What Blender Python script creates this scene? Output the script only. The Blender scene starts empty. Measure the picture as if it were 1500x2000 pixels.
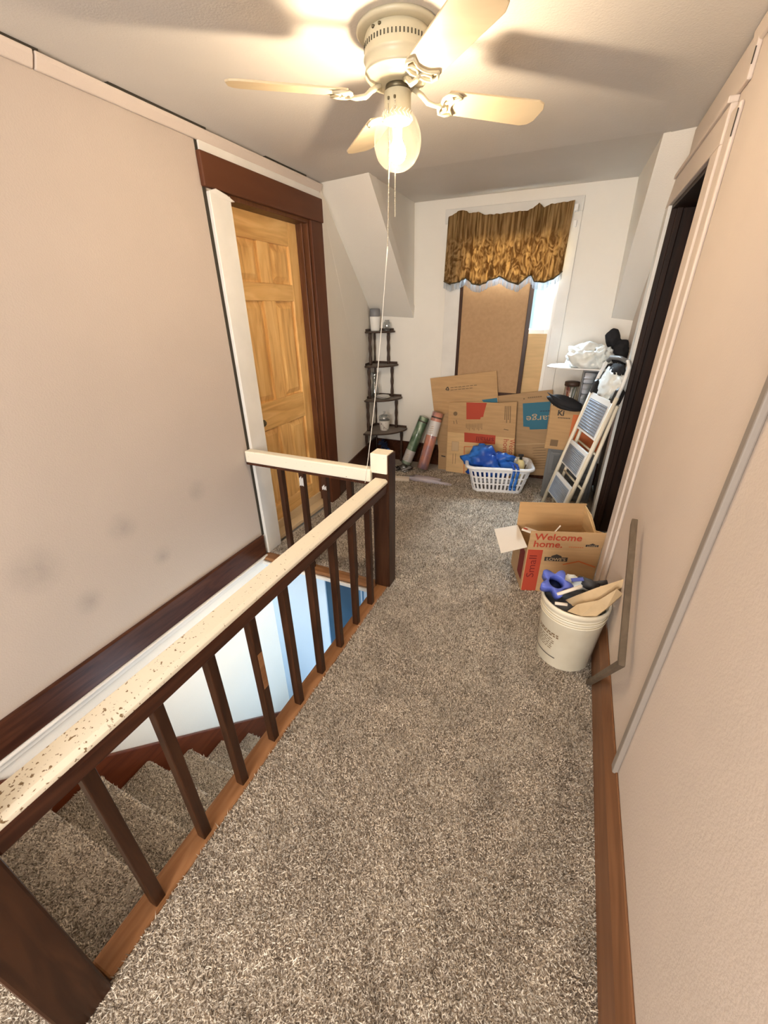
import bpy, bmesh, math, random
from mathutils import Vector, Matrix, noise
random.seed(7)
S = bpy.context.scene
COL = S.collection

# ------------------------------------------------------------------ camera
CAM_H = 1.55
FPX = 784.3                                    # focal length in pixels of the 1500x2000 frame
RM = Matrix(((0.9138216429, -0.1736784282, 0.3671046288),
             (0.4059474699, 0.4166605919, -0.8133883469),
             (-0.0116900223, 0.8923170707, 0.4512577851)))
cd = bpy.data.cameras.new('camera'); cam = bpy.data.objects.new('camera', cd); COL.objects.link(cam)
cam.matrix_world = Matrix.Translation((0, 0, CAM_H)) @ RM.to_4x4()
cd.sensor_fit = 'VERTICAL'; cd.sensor_height = 24.0; cd.lens = FPX * 24.0 / 2000.0
cd.clip_start = 0.02; cd.clip_end = 200
S.camera = cam

# ------------------------------------------------------------------ world (overcast daylight outside)
W = bpy.data.worlds.new('world'); S.world = W; W.use_nodes = True
bg = W.node_tree.nodes['Background']
bg.inputs['Color'].default_value = (0.66, 0.90, 1.0, 1); bg.inputs['Strength'].default_value = 0.65

def area_light(name, loc, target, sx, sy, power, color):
    l = bpy.data.lights.new(name, 'AREA'); l.shape = 'RECTANGLE'; l.size = sx; l.size_y = sy
    l.energy = power; l.color = color
    o = bpy.data.objects.new(name, l); COL.objects.link(o); o.location = loc
    o.rotation_euler = (Vector(target) - Vector(loc)).to_track_quat('-Z', 'Y').to_euler()
    return o
# daylight entering by the hall window ahead and downstairs, plus two added fill lights
area_light('daylight_far_window', (-0.66, 5.0, 2.75), (-0.66, 3.4, 1.45), 1.3, 1.0, 950, (0.80, 0.90, 1.0))
area_light('near_end_fill', (-0.35, -2.28, 1.45), (-0.5, 2.0, 1.0), 1.3, 1.3, 68, (1.0, 0.94, 0.88))  # added fill from behind the camera, no window seen there
area_light('daylight_downstairs', (-0.62, 1.25, -1.35), (-1.55, 1.86, -0.75), 0.5, 0.6, 6.5, (0.55, 0.78, 1.0))
area_light('stairwell_fill', (-0.94, 1.28, -0.14), (-1.78, 0.9, -0.7), 0.8, 0.08, 3.4, (1.0, 0.82, 0.60))  # added warm fill for the stairwell wall, no lamp seen
vs = S.view_settings
vs.view_transform = 'Standard'; vs.look = 'None'; vs.exposure = 0.95; vs.gamma = 1.0; vs.use_curve_mapping = False
BULB_STRENGTH = 470.0

# ------------------------------------------------------------------ measuring helpers (pixel of the 1500x2000 photo + one known coordinate)
def ray(u, v): return RM @ Vector((u - 750.0, 1000.0 - v, -FPX))
def at(u, v, axis, val):
    d = ray(u, v); o = Vector((0, 0, CAM_H)); t = (val - o[axis]) / d[axis]; return o + d * t
def ax(u, v, x): return at(u, v, 0, x)
def ay(u, v, y): return at(u, v, 1, y)
def az(u, v, z=0.0): return at(u, v, 2, z)
def apl(u, v, p, n):
    d = ray(u, v); o = Vector((0, 0, CAM_H)); t = (Vector(p) - o).dot(n) / d.dot(n); return o + d * t

# ------------------------------------------------------------------ mesh helpers
ORG = {}
class MB:
    def __init__(s): s.v = []; s.f = []; s.sm = []
    def add(s, vs, fs, smooth=False):
        b = len(s.v); s.v += [Vector(p) for p in vs]
        for f in fs: s.f.append([i + b for i in f]); s.sm.append(smooth)
        return s
    def box(s, x0, x1, y0, y1, z0, z1):
        return s.add([(x0,y0,z0),(x1,y0,z0),(x1,y1,z0),(x0,y1,z0),(x0,y0,z1),(x1,y0,z1),(x1,y1,z1),(x0,y1,z1)],
                     [(3,2,1,0),(4,5,6,7),(0,1,5,4),(1,2,6,5),(2,3,7,6),(3,0,4,7)])
    def obox(s, o, a, b, c):
        o, a, b, c = map(Vector, (o, a, b, c))
        P = [o, o+a, o+a+b, o+b, o+c, o+a+c, o+a+b+c, o+b+c]
        F = [(3,2,1,0),(4,5,6,7),(0,1,5,4),(1,2,6,5),(2,3,7,6),(3,0,4,7)]
        if a.cross(b).dot(c) < 0: F = [tuple(reversed(f)) for f in F]
        return s.add(P, F)
    def prism(s, poly, off):
        poly = [Vector(p) for p in poly]; off = Vector(off); n = len(poly)
        nn = Vector((0,0,0))
        for i in range(n): nn += poly[i].cross(poly[(i+1) % n])
        if nn.dot(off) > 0: poly = poly[::-1]
        return s.add(poly + [p + off for p in poly],
                     [tuple(range(n)), tuple(range(2*n-1, n-1, -1))] +
                     [((i+1) % n, i, i+n, (i+1) % n+n) for i in range(n)])
    def tube(s, path, r, n=8, cap=True, closed=False):
        P = [Vector(p) for p in path]; m = len(P)
        rr = r if isinstance(r, (list, tuple)) else [r]*m
        t0 = (P[1]-P[0]).normalized(); up = Vector((0,0,1)) if abs(t0.z) < .9 else Vector((1,0,0))
        vs = []
        for i in range(m):
            if closed: t = (P[(i+1) % m]-P[i-1]).normalized()
            else: t = (P[min(i+1,m-1)]-P[max(i-1,0)]).normalized()
            a = up - t*up.dot(t); a.normalize(); up = a; b = t.cross(a)
            for k in range(n):
                an = 2*math.pi*k/n; vs.append(P[i]+(a*math.cos(an)+b*math.sin(an))*rr[i])
        fs = []
        for i in range(m if closed else m-1):
            j = (i+1) % m
            for k in range(n): fs.append((i*n+k, i*n+(k+1) % n, j*n+(k+1) % n, j*n+k))
        if cap and not closed: fs += [tuple(range(n-1,-1,-1)), tuple((m-1)*n+k for k in range(n))]
        return s.add(vs, fs, True)
    def lathe(s, prof, n=24, c=(0,0,0), squash=1.0):
        c = Vector(c); vs = []; m = len(prof)
        for (r, z) in prof:
            for k in range(n):
                an = 2*math.pi*k/n; vs.append(c+Vector((r*math.cos(an), r*math.sin(an)*squash, z)))
        fs = []
        for i in range(m-1):
            for k in range(n): fs.append((i*n+k, i*n+(k+1) % n, (i+1)*n+(k+1) % n, (i+1)*n+k))
        if prof[0][0] > 1e-5: fs.append(tuple(range(n-1,-1,-1)))
        if prof[-1][0] > 1e-5: fs.append(tuple((m-1)*n+k for k in range(n)))
        return s.add(vs, fs, True)
    def grid(s, fn, nu, nv, smooth=True, closed_u=False):
        vs = [fn(i/(nu-1 if not closed_u else nu), j/(nv-1)) for j in range(nv) for i in range(nu)]
        fs = []
        for j in range(nv-1):
            for i in range(nu if closed_u else nu-1):
                a = j*nu+i; b = j*nu+(i+1) % nu; fs.append((a, b, b+nu, a+nu))
        return s.add(vs, fs, smooth)
    def build(s, name, mat, parent=None, bevel=0.0, seg=2, solid=0.0, sub=0, kind=None, loc=None):
        org = ORG.get(parent, Vector((0,0,0))) if parent else Vector(loc) if loc is not None else Vector((0,0,0))
        me = bpy.data.meshes.new(name)
        me.from_pydata([tuple(p-org) for p in s.v], [], s.f); me.validate()
        if len(me.polygons) == len(s.sm):
            me.polygons.foreach_set('use_smooth', s.sm)
        me.update()
        o = bpy.data.objects.new(name, me); COL.objects.link(o)
        me.materials.append(M[mat] if isinstance(mat, str) else mat)
        if parent: o.parent = parent
        elif loc is not None: o.location = org
        ORG[o] = org
        if solid:
            m = o.modifiers.new('solid', 'SOLIDIFY'); m.thickness = solid; m.offset = 0
        if sub:
            m = o.modifiers.new('sub', 'SUBSURF'); m.levels = sub; m.render_levels = sub
        if bevel:
            m = o.modifiers.new('bevel', 'BEVEL'); m.width = bevel; m.segments = seg; m.limit_method = 'ANGLE'; m.angle_limit = math.radians(40)
        if kind: o['kind'] = kind
        return o
def root(name, label, cat, loc, group=None):
    o = bpy.data.objects.new(name, None); COL.objects.link(o); o.location = loc; o.empty_display_size = .05
    o['label'] = label; o['category'] = cat
    if group: o['group'] = group
    ORG[o] = Vector(loc); return o
def tag(o, label, cat, group=None):
    o['label'] = label; o['category'] = cat
    if group: o['group'] = group
    return o
def struct(o, label):
    o['kind'] = 'structure'; o['label'] = label; return o
def text_mb(string, size, origin, right, up, bold=0.0, align='LEFT', sx=1.0, lift=0.0008):
    """flat lettering lying in the plane spanned by right and up"""
    c = bpy.data.curves.new('lettering', 'FONT'); c.body = string; c.size = size; c.align_x = align; c.offset = bold; c.resolution_u = 3
    o = bpy.data.objects.new('lettering_tmp', c); COL.objects.link(o)
    dg = bpy.context.evaluated_depsgraph_get(); me = o.evaluated_get(dg).to_mesh()
    right = Vector(right).normalized(); up = Vector(up).normalized(); n = right.cross(up)
    mb = MB(); mb.add([Vector(origin)+right*p.co.x*sx+up*p.co.y+n*lift for p in me.vertices], [tuple(p.vertices) for p in me.polygons])
    o.evaluated_get(dg).to_mesh_clear(); bpy.data.objects.remove(o); bpy.data.curves.remove(c)
    return mb

# ------------------------------------------------------------------ materials
M = {}
def mat(name, col, rough=.6, var=None, scale=8, stretch=(1,1,1), bump=0.0, bscale=60, metal=0.0, detail=4, emit=None, spec=.4, contrast=(.35,.65), sheen=0, coords='Object', trans=0, alpha=1.0):
    m = bpy.data.materials.new(name); m.use_nodes = True; nt = m.node_tree; N = nt.nodes; Lk = nt.links
    b = N['Principled BSDF']; b.inputs['Roughness'].default_value = rough; b.inputs['Metallic'].default_value = metal
    b.inputs['Specular IOR Level'].default_value = spec
    b.inputs['Base Color'].default_value = (*col, 1)
    tc = N.new('ShaderNodeTexCoord'); mp = N.new('ShaderNodeMapping'); Lk.new(tc.outputs[coords], mp.inputs['Vector'])
    mp.inputs['Scale'].default_value = stretch
    if var:
        nz = N.new('ShaderNodeTexNoise'); nz.inputs['Scale'].default_value = scale; nz.inputs['Detail'].default_value = detail
        Lk.new(mp.outputs['Vector'], nz.inputs['Vector'])
        cr = N.new('ShaderNodeValToRGB'); Lk.new(nz.outputs['Fac'], cr.inputs['Fac'])
        cr.color_ramp.elements[0].position = contrast[0]; cr.color_ramp.elements[1].position = contrast[1]
        cr.color_ramp.elements[0].color = (*col, 1); cr.color_ramp.elements[1].color = (*var, 1)
        Lk.new(cr.outputs['Color'], b.inputs['Base Color'])
    if bump:
        n2 = N.new('ShaderNodeTexNoise'); n2.inputs['Scale'].default_value = bscale; n2.inputs['Detail'].default_value = 3
        Lk.new(mp.outputs['Vector'], n2.inputs['Vector'])
        bp = N.new('ShaderNodeBump'); bp.inputs['Strength'].default_value = bump; bp.inputs['Distance'].default_value = .01
        Lk.new(n2.outputs['Fac'], bp.inputs['Height']); Lk.new(bp.outputs['Normal'], b.inputs['Normal'])
    if emit:
        b.inputs['Emission Color'].default_value = (*emit[0], 1); b.inputs['Emission Strength'].default_value = emit[1]
    if sheen: b.inputs['Sheen Weight'].default_value = sheen
    if trans: b.inputs['Transmission Weight'].default_value = trans
    b.inputs['Alpha'].default_value = alpha
    M[name] = m; return m
def thin_glass(name, tint=(1,1,1), gloss=.12, rough=.03, speck=False):
    m = bpy.data.materials.new(name); m.use_nodes = True; nt = m.node_tree; N = nt.nodes; N.clear()
    o = N.new('ShaderNodeOutputMaterial'); mx = N.new('ShaderNodeMixShader'); t = N.new('ShaderNodeBsdfTransparent'); g = N.new('ShaderNodeBsdfGlossy')
    t.inputs['Color'].default_value = (*tint, 1); g.inputs['Roughness'].default_value = rough
    fr = N.new('ShaderNodeLayerWeight'); fr.inputs['Blend'].default_value = .25
    ad = N.new('ShaderNodeMath'); ad.operation = 'MULTIPLY_ADD'; ad.inputs[1].default_value = .10 if speck else .55; ad.inputs[2].default_value = .004 if speck else gloss*.3
    nt.links.new(fr.outputs['Facing'], ad.inputs[0]); nt.links.new(ad.outputs[0], mx.inputs['Fac'])
    nt.links.new(t.outputs[0], mx.inputs[1]); nt.links.new(g.outputs[0], mx.inputs[2]); out = mx
    if speck:
        d = N.new('ShaderNodeBsdfTranslucent'); d.inputs['Color'].default_value = (1,.93,.75,1)
        tc = N.new('ShaderNodeTexCoord'); vz = N.new('ShaderNodeTexNoise'); vz.inputs['Scale'].default_value = 120
        nt.links.new(tc.outputs['Object'], vz.inputs['Vector'])
        cr = N.new('ShaderNodeValToRGB'); cr.color_ramp.elements[0].position = .45; cr.color_ramp.elements[1].position = .75
        cr.color_ramp.elements[0].color = (.0045,.0045,.0045,1); cr.color_ramp.elements[1].color = (.016,.016,.016,1)
        nt.links.new(vz.outputs['Fac'], cr.inputs['Fac'])
        m2 = N.new('ShaderNodeMixShader'); nt.links.new(cr.outputs['Color'], m2.inputs['Fac']); nt.links.new(mx.outputs[0], m2.inputs[1]); nt.links.new(d.outputs[0], m2.inputs[2]); out = m2
    nt.links.new(out.outputs[0], o.inputs['Surface']); M[name] = m; return m
def wood(name, c1, c2, rough=.45, axis='Z', scale=3.0, bump=.05, c3=None):
    m = bpy.data.materials.new(name); m.use_nodes = True; nt = m.node_tree; N = nt.nodes; Lk = nt.links; b = N['Principled BSDF']
    b.inputs['Roughness'].default_value = rough; b.inputs['Specular IOR Level'].default_value = .22
    tc = N.new('ShaderNodeTexCoord'); mp = N.new('ShaderNodeMapping'); Lk.new(tc.outputs['Object'], mp.inputs['Vector'])
    mp.inputs['Scale'].default_value = {'X': (.12,1,1), 'Y': (1,.12,1), 'Z': (1,1,.12)}[axis]
    nz = N.new('ShaderNodeTexNoise'); nz.inputs['Scale'].default_value = scale*9; nz.inputs['Detail'].default_value = 5; nz.inputs['Distortion'].default_value = 1.2
    Lk.new(mp.outputs['Vector'], nz.inputs['Vector'])
    cr = N.new('ShaderNodeValToRGB'); Lk.new(nz.outputs['Fac'], cr.inputs['Fac'])
    cr.color_ramp.elements[0].position = .3; cr.color_ramp.elements[1].position = .7
    cr.color_ramp.elements[0].color = (*c1, 1); cr.color_ramp.elements[1].color = (*c2, 1)
    if c3:
        e = cr.color_ramp.elements.new(.52); e.color = (*c3, 1)
    Lk.new(cr.outputs['Color'], b.inputs['Base Color'])
    bp = N.new('ShaderNodeBump'); bp.inputs['Strength'].default_value = bump; bp.inputs['Distance'].default_value = .005
    Lk.new(nz.outputs['Fac'], bp.inputs['Height']); Lk.new(bp.outputs['Normal'], b.inputs['Normal'])
    M[name] = m; return m

WALL = (.82, .785, .72)
def wall_mat(name, base, scuffs=False):
    m = mat(name, base, .62, var=tuple(c*.97 for c in base), scale=3, bump=.12, bscale=160, spec=.25)
    if scuffs:
        nt = m.node_tree; N = nt.nodes; Lk = nt.links; b = N['Principled BSDF']
        src = b.inputs['Base Color'].links[0].from_socket
        geo = N.new('ShaderNodeNewGeometry'); fac = None
        nz = N.new('ShaderNodeTexNoise'); nz.inputs['Scale'].default_value = 14; nz.inputs['Detail'].default_value = 4; Lk.new(geo.outputs['Position'], nz.inputs['Vector'])
        for (u, v, r) in ((385,958,.07),(240,1030,.085),(70,1115,.12),(318,1085,.06),(175,1175,.07)):
            p = ax(u, v, XL)
            d = N.new('ShaderNodeVectorMath'); d.operation = 'DISTANCE'; Lk.new(geo.outputs['Position'], d.inputs[0]); d.inputs[1].default_value = p
            mr = N.new('ShaderNodeMapRange'); mr.inputs['From Min'].default_value = r; mr.inputs['From Max'].default_value = r*.1; Lk.new(d.outputs['Value'], mr.inputs['Value'])
            mu = N.new('ShaderNodeMath'); mu.operation = 'MULTIPLY'; Lk.new(mr.outputs[0], mu.inputs[0]); Lk.new(nz.outputs['Fac'], mu.inputs[1])
            if fac is None: fac = mu.outputs[0]
            else:
                a = N.new('ShaderNodeMath'); a.operation = 'MAXIMUM'; Lk.new(fac, a.inputs[0]); Lk.new(mu.outputs[0], a.inputs[1]); fac = a.outputs[0]
        mx = N.new('ShaderNodeMix'); mx.data_type = 'RGBA'
        f2 = N.new('ShaderNodeMath'); f2.operation = 'MULTIPLY'; f2.inputs[1].default_value = 1.1; Lk.new(fac, f2.inputs[0])
        Lk.new(f2.outputs[0], mx.inputs['Factor']); Lk.new(src, mx.inputs['A']); mx.inputs['B'].default_value = (.33,.29,.26,1)
        Lk.new(mx.outputs['Result'], b.inputs['Base Color'])
    return m

XL, XR, XE = -1.782, 0.353, -0.825
ZC, YS, YB = 2.31, 2.92, 4.10
wall_mat('wall_paint', WALL); wall_mat('wall_paint_dimmed_scuffed', (.495,.425,.37), True); wall_mat('wall_paint_dimmed', (.60,.515,.45)); wall_mat('ceiling_paint', (.66,.625,.58))  # near walls coloured darker and warmer than WALL to even out the bulb light
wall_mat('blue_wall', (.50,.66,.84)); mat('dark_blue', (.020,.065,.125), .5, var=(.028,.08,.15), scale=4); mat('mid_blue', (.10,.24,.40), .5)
mat('white_trim', (.74,.72,.68), .45, var=(.68,.66,.62), scale=6, bump=.05, bscale=40)
mat('plain_white', (.80,.79,.77), .5)
wood('dark_wood', (.026,.010,.005), (.060,.024,.011), .32, 'Z'); wood('dark_wood_y', (.034,.011,.006), (.085,.030,.015), .32, 'Y')
wood('jamb_dark', (.012,.005,.003), (.030,.012,.006), .5, 'Z'); wood('jamb_wood', (.075,.028,.012), (.14,.055,.024), .4, 'Z'); wood('brown_paint', (.085,.029,.013), (.115,.041,.019), .5, 'Y', 1.0, .02); wood('brown_paint_z', (.085,.029,.013), (.115,.041,.019), .5, 'Z', 1.0, .02)
wood('pine', (.60,.33,.11), (.86,.57,.24), .38, 'Z', 2.2, .03, (.78,.48,.18)); wood('pine_y', (.60,.34,.115), (.84,.55,.23), .38, 'Y', 2.0, .03, (.75,.46,.17))
wood('nosing_wood', (.23,.105,.042), (.35,.175,.08), .4, 'Y', 3); wood('nosing_wood_x', (.23,.105,.042), (.35,.175,.08), .4, 'X', 3)
wood('skirt_wood', (.085,.018,.006), (.15,.035,.012), .35, 'Y', 2); wood('base_wood', (.15,.065,.028), (.24,.11,.05), .45, 'Y', 2)
wood('grey_wood', (.085,.062,.042), (.14,.105,.072), .5, 'Y', 2)
mat('black', (.012,.011,.011), .5); mat('crack', (.035,.028,.018), .8)
mat('fan_cream', (.52,.475,.345), .35, bump=.02); mat('fan_slot', (.05,.045,.03), .7); mat('brass_dark', (.12,.10,.06), .4, metal=.6)
wood('fan_blade', (.56,.45,.295), (.64,.53,.36), .5, 'X', 1.0, .01)
mat('bead_metal', (.75,.70,.60), .25, metal=.8); mat('string', (.72,.68,.60), .7)
mat('bulb_glow', (1,.9,.7), .4, emit=((1.0, .79, .56), BULB_STRENGTH))
thin_glass('globe_glass', (.99,.97,.92), .3, .05, True); thin_glass('clear_glass', (.80,.83,.84), .8); thin_glass('pane_glass', (.93,.98,1.0), .2)
thin_glass('wrap_film', (.985,.985,.985), .15, .08); thin_glass('clear_plastic', (.74,.76,.80), .6, .15)
for nm, c in (('cardboard', (.52,.33,.165)), ('cardboard_light', (.67,.46,.24)), ('cardboard_inside', (.55,.335,.155)), ('cardboard_dull', (.45,.295,.16))):
    mat(nm, c, .8, var=tuple(x*.88 for x in c), scale=5, stretch=(1,1,9), bump=.06, bscale=25, spec=.15)
mat('torn_card', (.52,.385,.23), .8, var=(.44,.32,.18), scale=12); mat('card_edge', (.60,.46,.28), .8); mat('pale_card', (.72,.64,.54), .8)
mat('print_red', (.42,.055,.025), .7); mat('print_orange', (.60,.16,.05), .7); mat('print_darkred', (.17,.015,.012), .7); mat('print_black', (.05,.04,.035), .7)
mat('print_teal', (.035,.16,.24), .7); mat('print_grey', (.20,.13,.07), .8); mat('print_tan', (.55,.40,.24), .8); mat('print_navy', (.03,.028,.05), .7)
mat('bucket_plastic', (.74,.68,.54), .42, var=(.68,.61,.47), scale=9, spec=.4); mat('bucket_dirt', (.33,.26,.13), .8)
mat('blue_plastic', (.10,.14,.52), .35); mat('grey_plastic', (.10,.10,.105), .5); mat('dark_grey', (.045,.045,.05), .5)
mat('basket_white', (.82,.82,.83), .35); mat('blue_bag', (.012,.065,.36), .35, var=(.03,.17,.60), scale=5, contrast=(.4,.6), bump=.2, bscale=14)
mat('yellow_bottle', (.80,.68,.35), .4); mat('drawer_grey', (.16,.165,.17), .45); mat('drawer_panel', (.11,.115,.115), .4)
mat('plastic_bag', (.80,.82,.80), .3, var=(.66,.70,.68), scale=9, bump=.25, bscale=30); mat('black_cloth', (.014,.014,.017), .85, bump=.3, bscale=20)
mat('ladder_cream', (.78,.72,.58), .35); mat('ladder_tread', (.27,.31,.37), .4); mat('ladder_white', (.80,.80,.78), .35)  # ladder_tread has the pale blue reflection mixed into its colour
mat('rack_wood', (.040,.022,.014), .5, var=(.06,.032,.02), scale=20); mat('rack_shelf', (.17,.145,.125), .6, var=(.21,.18,.155), scale=12)
mat('mat_green', (.10,.19,.11), .25, var=(.44,.56,.43), scale=14, stretch=(1,1,.35), contrast=(.42,.6)); mat('mat_pink', (.70,.30,.21), .25, var=(.32,.21,.27), scale=11, stretch=(1,1,.5), contrast=(.42,.62))
mat('label_white', (.78,.76,.76), .5); mat('pottery', (.70,.66,.60), .4, var=(.32,.28,.26), scale=26, contrast=(.58,.64)); mat('jar_white', (.80,.78,.74), .4); mat('lid_grey', (.19,.19,.20), .35)
mat('lilac_plastic', (.52,.48,.54), .35); mat('navy', (.010,.018,.05), .5); mat('picture_face', (.66,.62,.64), .25, var=(.60,.56,.60), scale=3)
mat('corkboard', (.46,.295,.165), .75, var=(.42,.265,.145), scale=40, spec=.1)
mat('fringe', (.42,.46,.50), .6); mat('batten_grey', (.25,.215,.185), .55)

# worn paint on the handrail: white with dark chips getting denser towards the near end
def worn_white():
    m = bpy.data.materials.new('worn_white'); m.use_nodes = True; nt = m.node_tree; N = nt.nodes; Lk = nt.links; b = N['Principled BSDF']; b.inputs['Roughness'].default_value = .5
    g = N.new('ShaderNodeNewGeometry'); n1 = N.new('ShaderNodeTexNoise'); n1.inputs['Scale'].default_value = 120; n1.inputs['Detail'].default_value = 3; Lk.new(g.outputs['Position'], n1.inputs['Vector'])
    n2 = N.new('ShaderNodeTexNoise'); n2.inputs['Scale'].default_value = 14; Lk.new(g.outputs['Position'], n2.inputs['Vector'])
    sp = N.new('ShaderNodeSeparateXYZ'); Lk.new(g.outputs['Position'], sp.inputs[0])
    mr = N.new('ShaderNodeMapRange'); mr.inputs['From Min'].default_value = 1.3; mr.inputs['From Max'].default_value = .1; mr.inputs['To Min'].default_value = 0; mr.inputs['To Max'].default_value = .11; Lk.new(sp.outputs['Y'], mr.inputs['Value'])
    m1 = N.new('ShaderNodeMath'); m1.operation = 'MULTIPLY_ADD'; Lk.new(n2.outputs['Fac'], m1.inputs[0]); m1.inputs[1].default_value = .22; Lk.new(mr.outputs[0], m1.inputs[2])
    a = N.new('ShaderNodeMath'); a.operation = 'ADD'; Lk.new(n1.outputs['Fac'], a.inputs[0]); Lk.new(m1.outputs[0], a.inputs[1])
    cr = N.new('ShaderNodeValToRGB'); cr.color_ramp.elements[0].position = .825; cr.color_ramp.elements[1].position = .87
    cr.color_ramp.elements[0].color = (.80,.75,.62,1); cr.color_ramp.elements[1].color = (.20,.13,.06,1); Lk.new(a.outputs[0], cr.inputs['Fac']); Lk.new(cr.outputs['Color'], b.inputs['Base Color'])
    M['worn_white'] = m
worn_white()

# carpet: speckled grey-brown loop pile
def carpet():
    m = bpy.data.materials.new('carpet'); m.use_nodes = True; nt = m.node_tree; N = nt.nodes; Lk = nt.links; b = N['Principled BSDF']
    b.inputs['Roughness'].default_value = .95; b.inputs['Specular IOR Level'].default_value = .08; b.inputs['Sheen Weight'].default_value = .25
    g = N.new('ShaderNodeNewGeometry')
    n1 = N.new('ShaderNodeTexNoise'); n1.inputs['Scale'].default_value = 170; n1.inputs['Detail'].default_value = 2.5; n1.inputs['Roughness'].default_value = .7; Lk.new(g.outputs['Position'], n1.inputs['Vector'])
    n2 = N.new('ShaderNodeTexNoise'); n2.inputs['Scale'].default_value = 7; n2.inputs['Detail'].default_value = 4; n2.inputs['Distortion'].default_value = .8; Lk.new(g.outputs['Position'], n2.inputs['Vector'])
    a = N.new('ShaderNodeMath'); a.operation = 'MULTIPLY_ADD'; a.inputs[1].default_value = .34; Lk.new(n2.outputs['Fac'], a.inputs[0]); Lk.new(n1.outputs['Fac'], a.inputs[2])
    cr = N.new('ShaderNodeValToRGB'); e = cr.color_ramp.elements
    e[0].position = .54; e[0].color = (.13,.102,.08,1); e[1].position = .82; e[1].color = (.74,.67,.57,1)
    k = e.new(.64); k.color = (.34,.285,.23,1); k = e.new(.73); k.color = (.50,.43,.35,1)
    Lk.new(a.outputs[0], cr.inputs['Fac']); Lk.new(cr.outputs['Color'], b.inputs['Base Color'])
    bp = N.new('ShaderNodeBump'); bp.inputs['Strength'].default_value = .9; bp.inputs['Distance'].default_value = .012; Lk.new(a.outputs[0], bp.inputs['Height']); Lk.new(bp.outputs['Normal'], b.inputs['Normal'])
    M['carpet'] = m
carpet()

def yarn():
    m = bpy.data.materials.new('yarn'); m.use_nodes = True; nt = m.node_tree; N = nt.nodes; Lk = nt.links; b = N['Principled BSDF']
    b.inputs['Roughness'].default_value = .95; b.inputs['Specular IOR Level'].default_value = .05
    at_ = N.new('ShaderNodeAttribute'); at_.attribute_name = 'yarn'
    g = N.new('ShaderNodeNewGeometry'); n2 = N.new('ShaderNodeTexNoise'); n2.inputs['Scale'].default_value = 6; n2.inputs['Detail'].default_value = 5; n2.inputs['Distortion'].default_value = .8; Lk.new(g.outputs['Position'], n2.inputs['Vector'])
    mr = N.new('ShaderNodeMapRange'); mr.inputs['From Min'].default_value = .3; mr.inputs['From Max'].default_value = .7; mr.inputs['To Min'].default_value = .78; mr.inputs['To Max'].default_value = 1.22; Lk.new(n2.outputs['Fac'], mr.inputs['Value'])
    mx = N.new('ShaderNodeVectorMath'); mx.operation = 'SCALE'; Lk.new(at_.outputs['Color'], mx.inputs[0]); Lk.new(mr.outputs[0], mx.inputs['Scale']); Lk.new(mx.outputs[0], b.inputs['Base Color'])
    M['yarn'] = m
yarn()

# valance brocade: gold-brown, a little light comes through
def brocade():
    m = bpy.data.materials.new('brocade'); m.use_nodes = True; nt = m.node_tree; N = nt.nodes; Lk = nt.links; N.clear()
    o = N.new('ShaderNodeOutputMaterial'); mx = N.new('ShaderNodeMixShader'); mx.inputs['Fac'].default_value = .32
    d = N.new('ShaderNodeBsdfDiffuse'); t = N.new('ShaderNodeBsdfTranslucent')
    g = N.new('ShaderNodeNewGeometry'); mp = N.new('ShaderNodeMapping'); mp.inputs['Scale'].default_value = (1,.3,.55); Lk.new(g.outputs['Position'], mp.inputs['Vector'])
    n1 = N.new('ShaderNodeTexNoise'); n1.inputs['Scale'].default_value = 20; n1.inputs['Detail'].default_value = 3; n1.inputs['Distortion'].default_value = 2.2; Lk.new(mp.outputs[0], n1.inputs['Vector'])
    mp2 = N.new('ShaderNodeMapping'); mp2.inputs['Scale'].default_value = (1,.2,.06); Lk.new(g.outputs['Position'], mp2.inputs['Vector'])
    n2 = N.new('ShaderNodeTexNoise'); n2.inputs['Scale'].default_value = 60; n2.inputs['Detail'].default_value = 3; Lk.new(mp2.outputs[0], n2.inputs['Vector'])
    sp = N.new('ShaderNodeSeparateXYZ'); Lk.new(g.outputs['Position'], sp.inputs[0])
    mr = N.new('ShaderNodeMapRange'); mr.inputs['From Min'].default_value = 2.0; mr.inputs['From Max'].default_value = 2.12; Lk.new(sp.outputs['Z'], mr.inputs['Value'])
    m0 = N.new('ShaderNodeMix'); m0.data_type = 'FLOAT'; Lk.new(mr.outputs[0], m0.inputs['Factor']); Lk.new(n1.outputs['Fac'], m0.inputs['A']); Lk.new(n2.outputs['Fac'], m0.inputs['B'])
    cr = N.new('ShaderNodeValToRGB'); e = cr.color_ramp.elements; e[0].position = .40; e[0].color = (.17,.09,.032,1); e[1].position = .62; e[1].color = (.46,.30,.135,1)
    Lk.new(m0.outputs['Result'], cr.inputs['Fac']); Lk.new(cr.outputs['Color'], d.inputs['Color']); Lk.new(cr.outputs['Color'], t.inputs['Color'])
    Lk.new(d.outputs[0], mx.inputs[1]); Lk.new(t.outputs[0], mx.inputs[2]); Lk.new(mx.outputs[0], o.inputs['Surface']); M['brocade'] = m
brocade()

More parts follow.
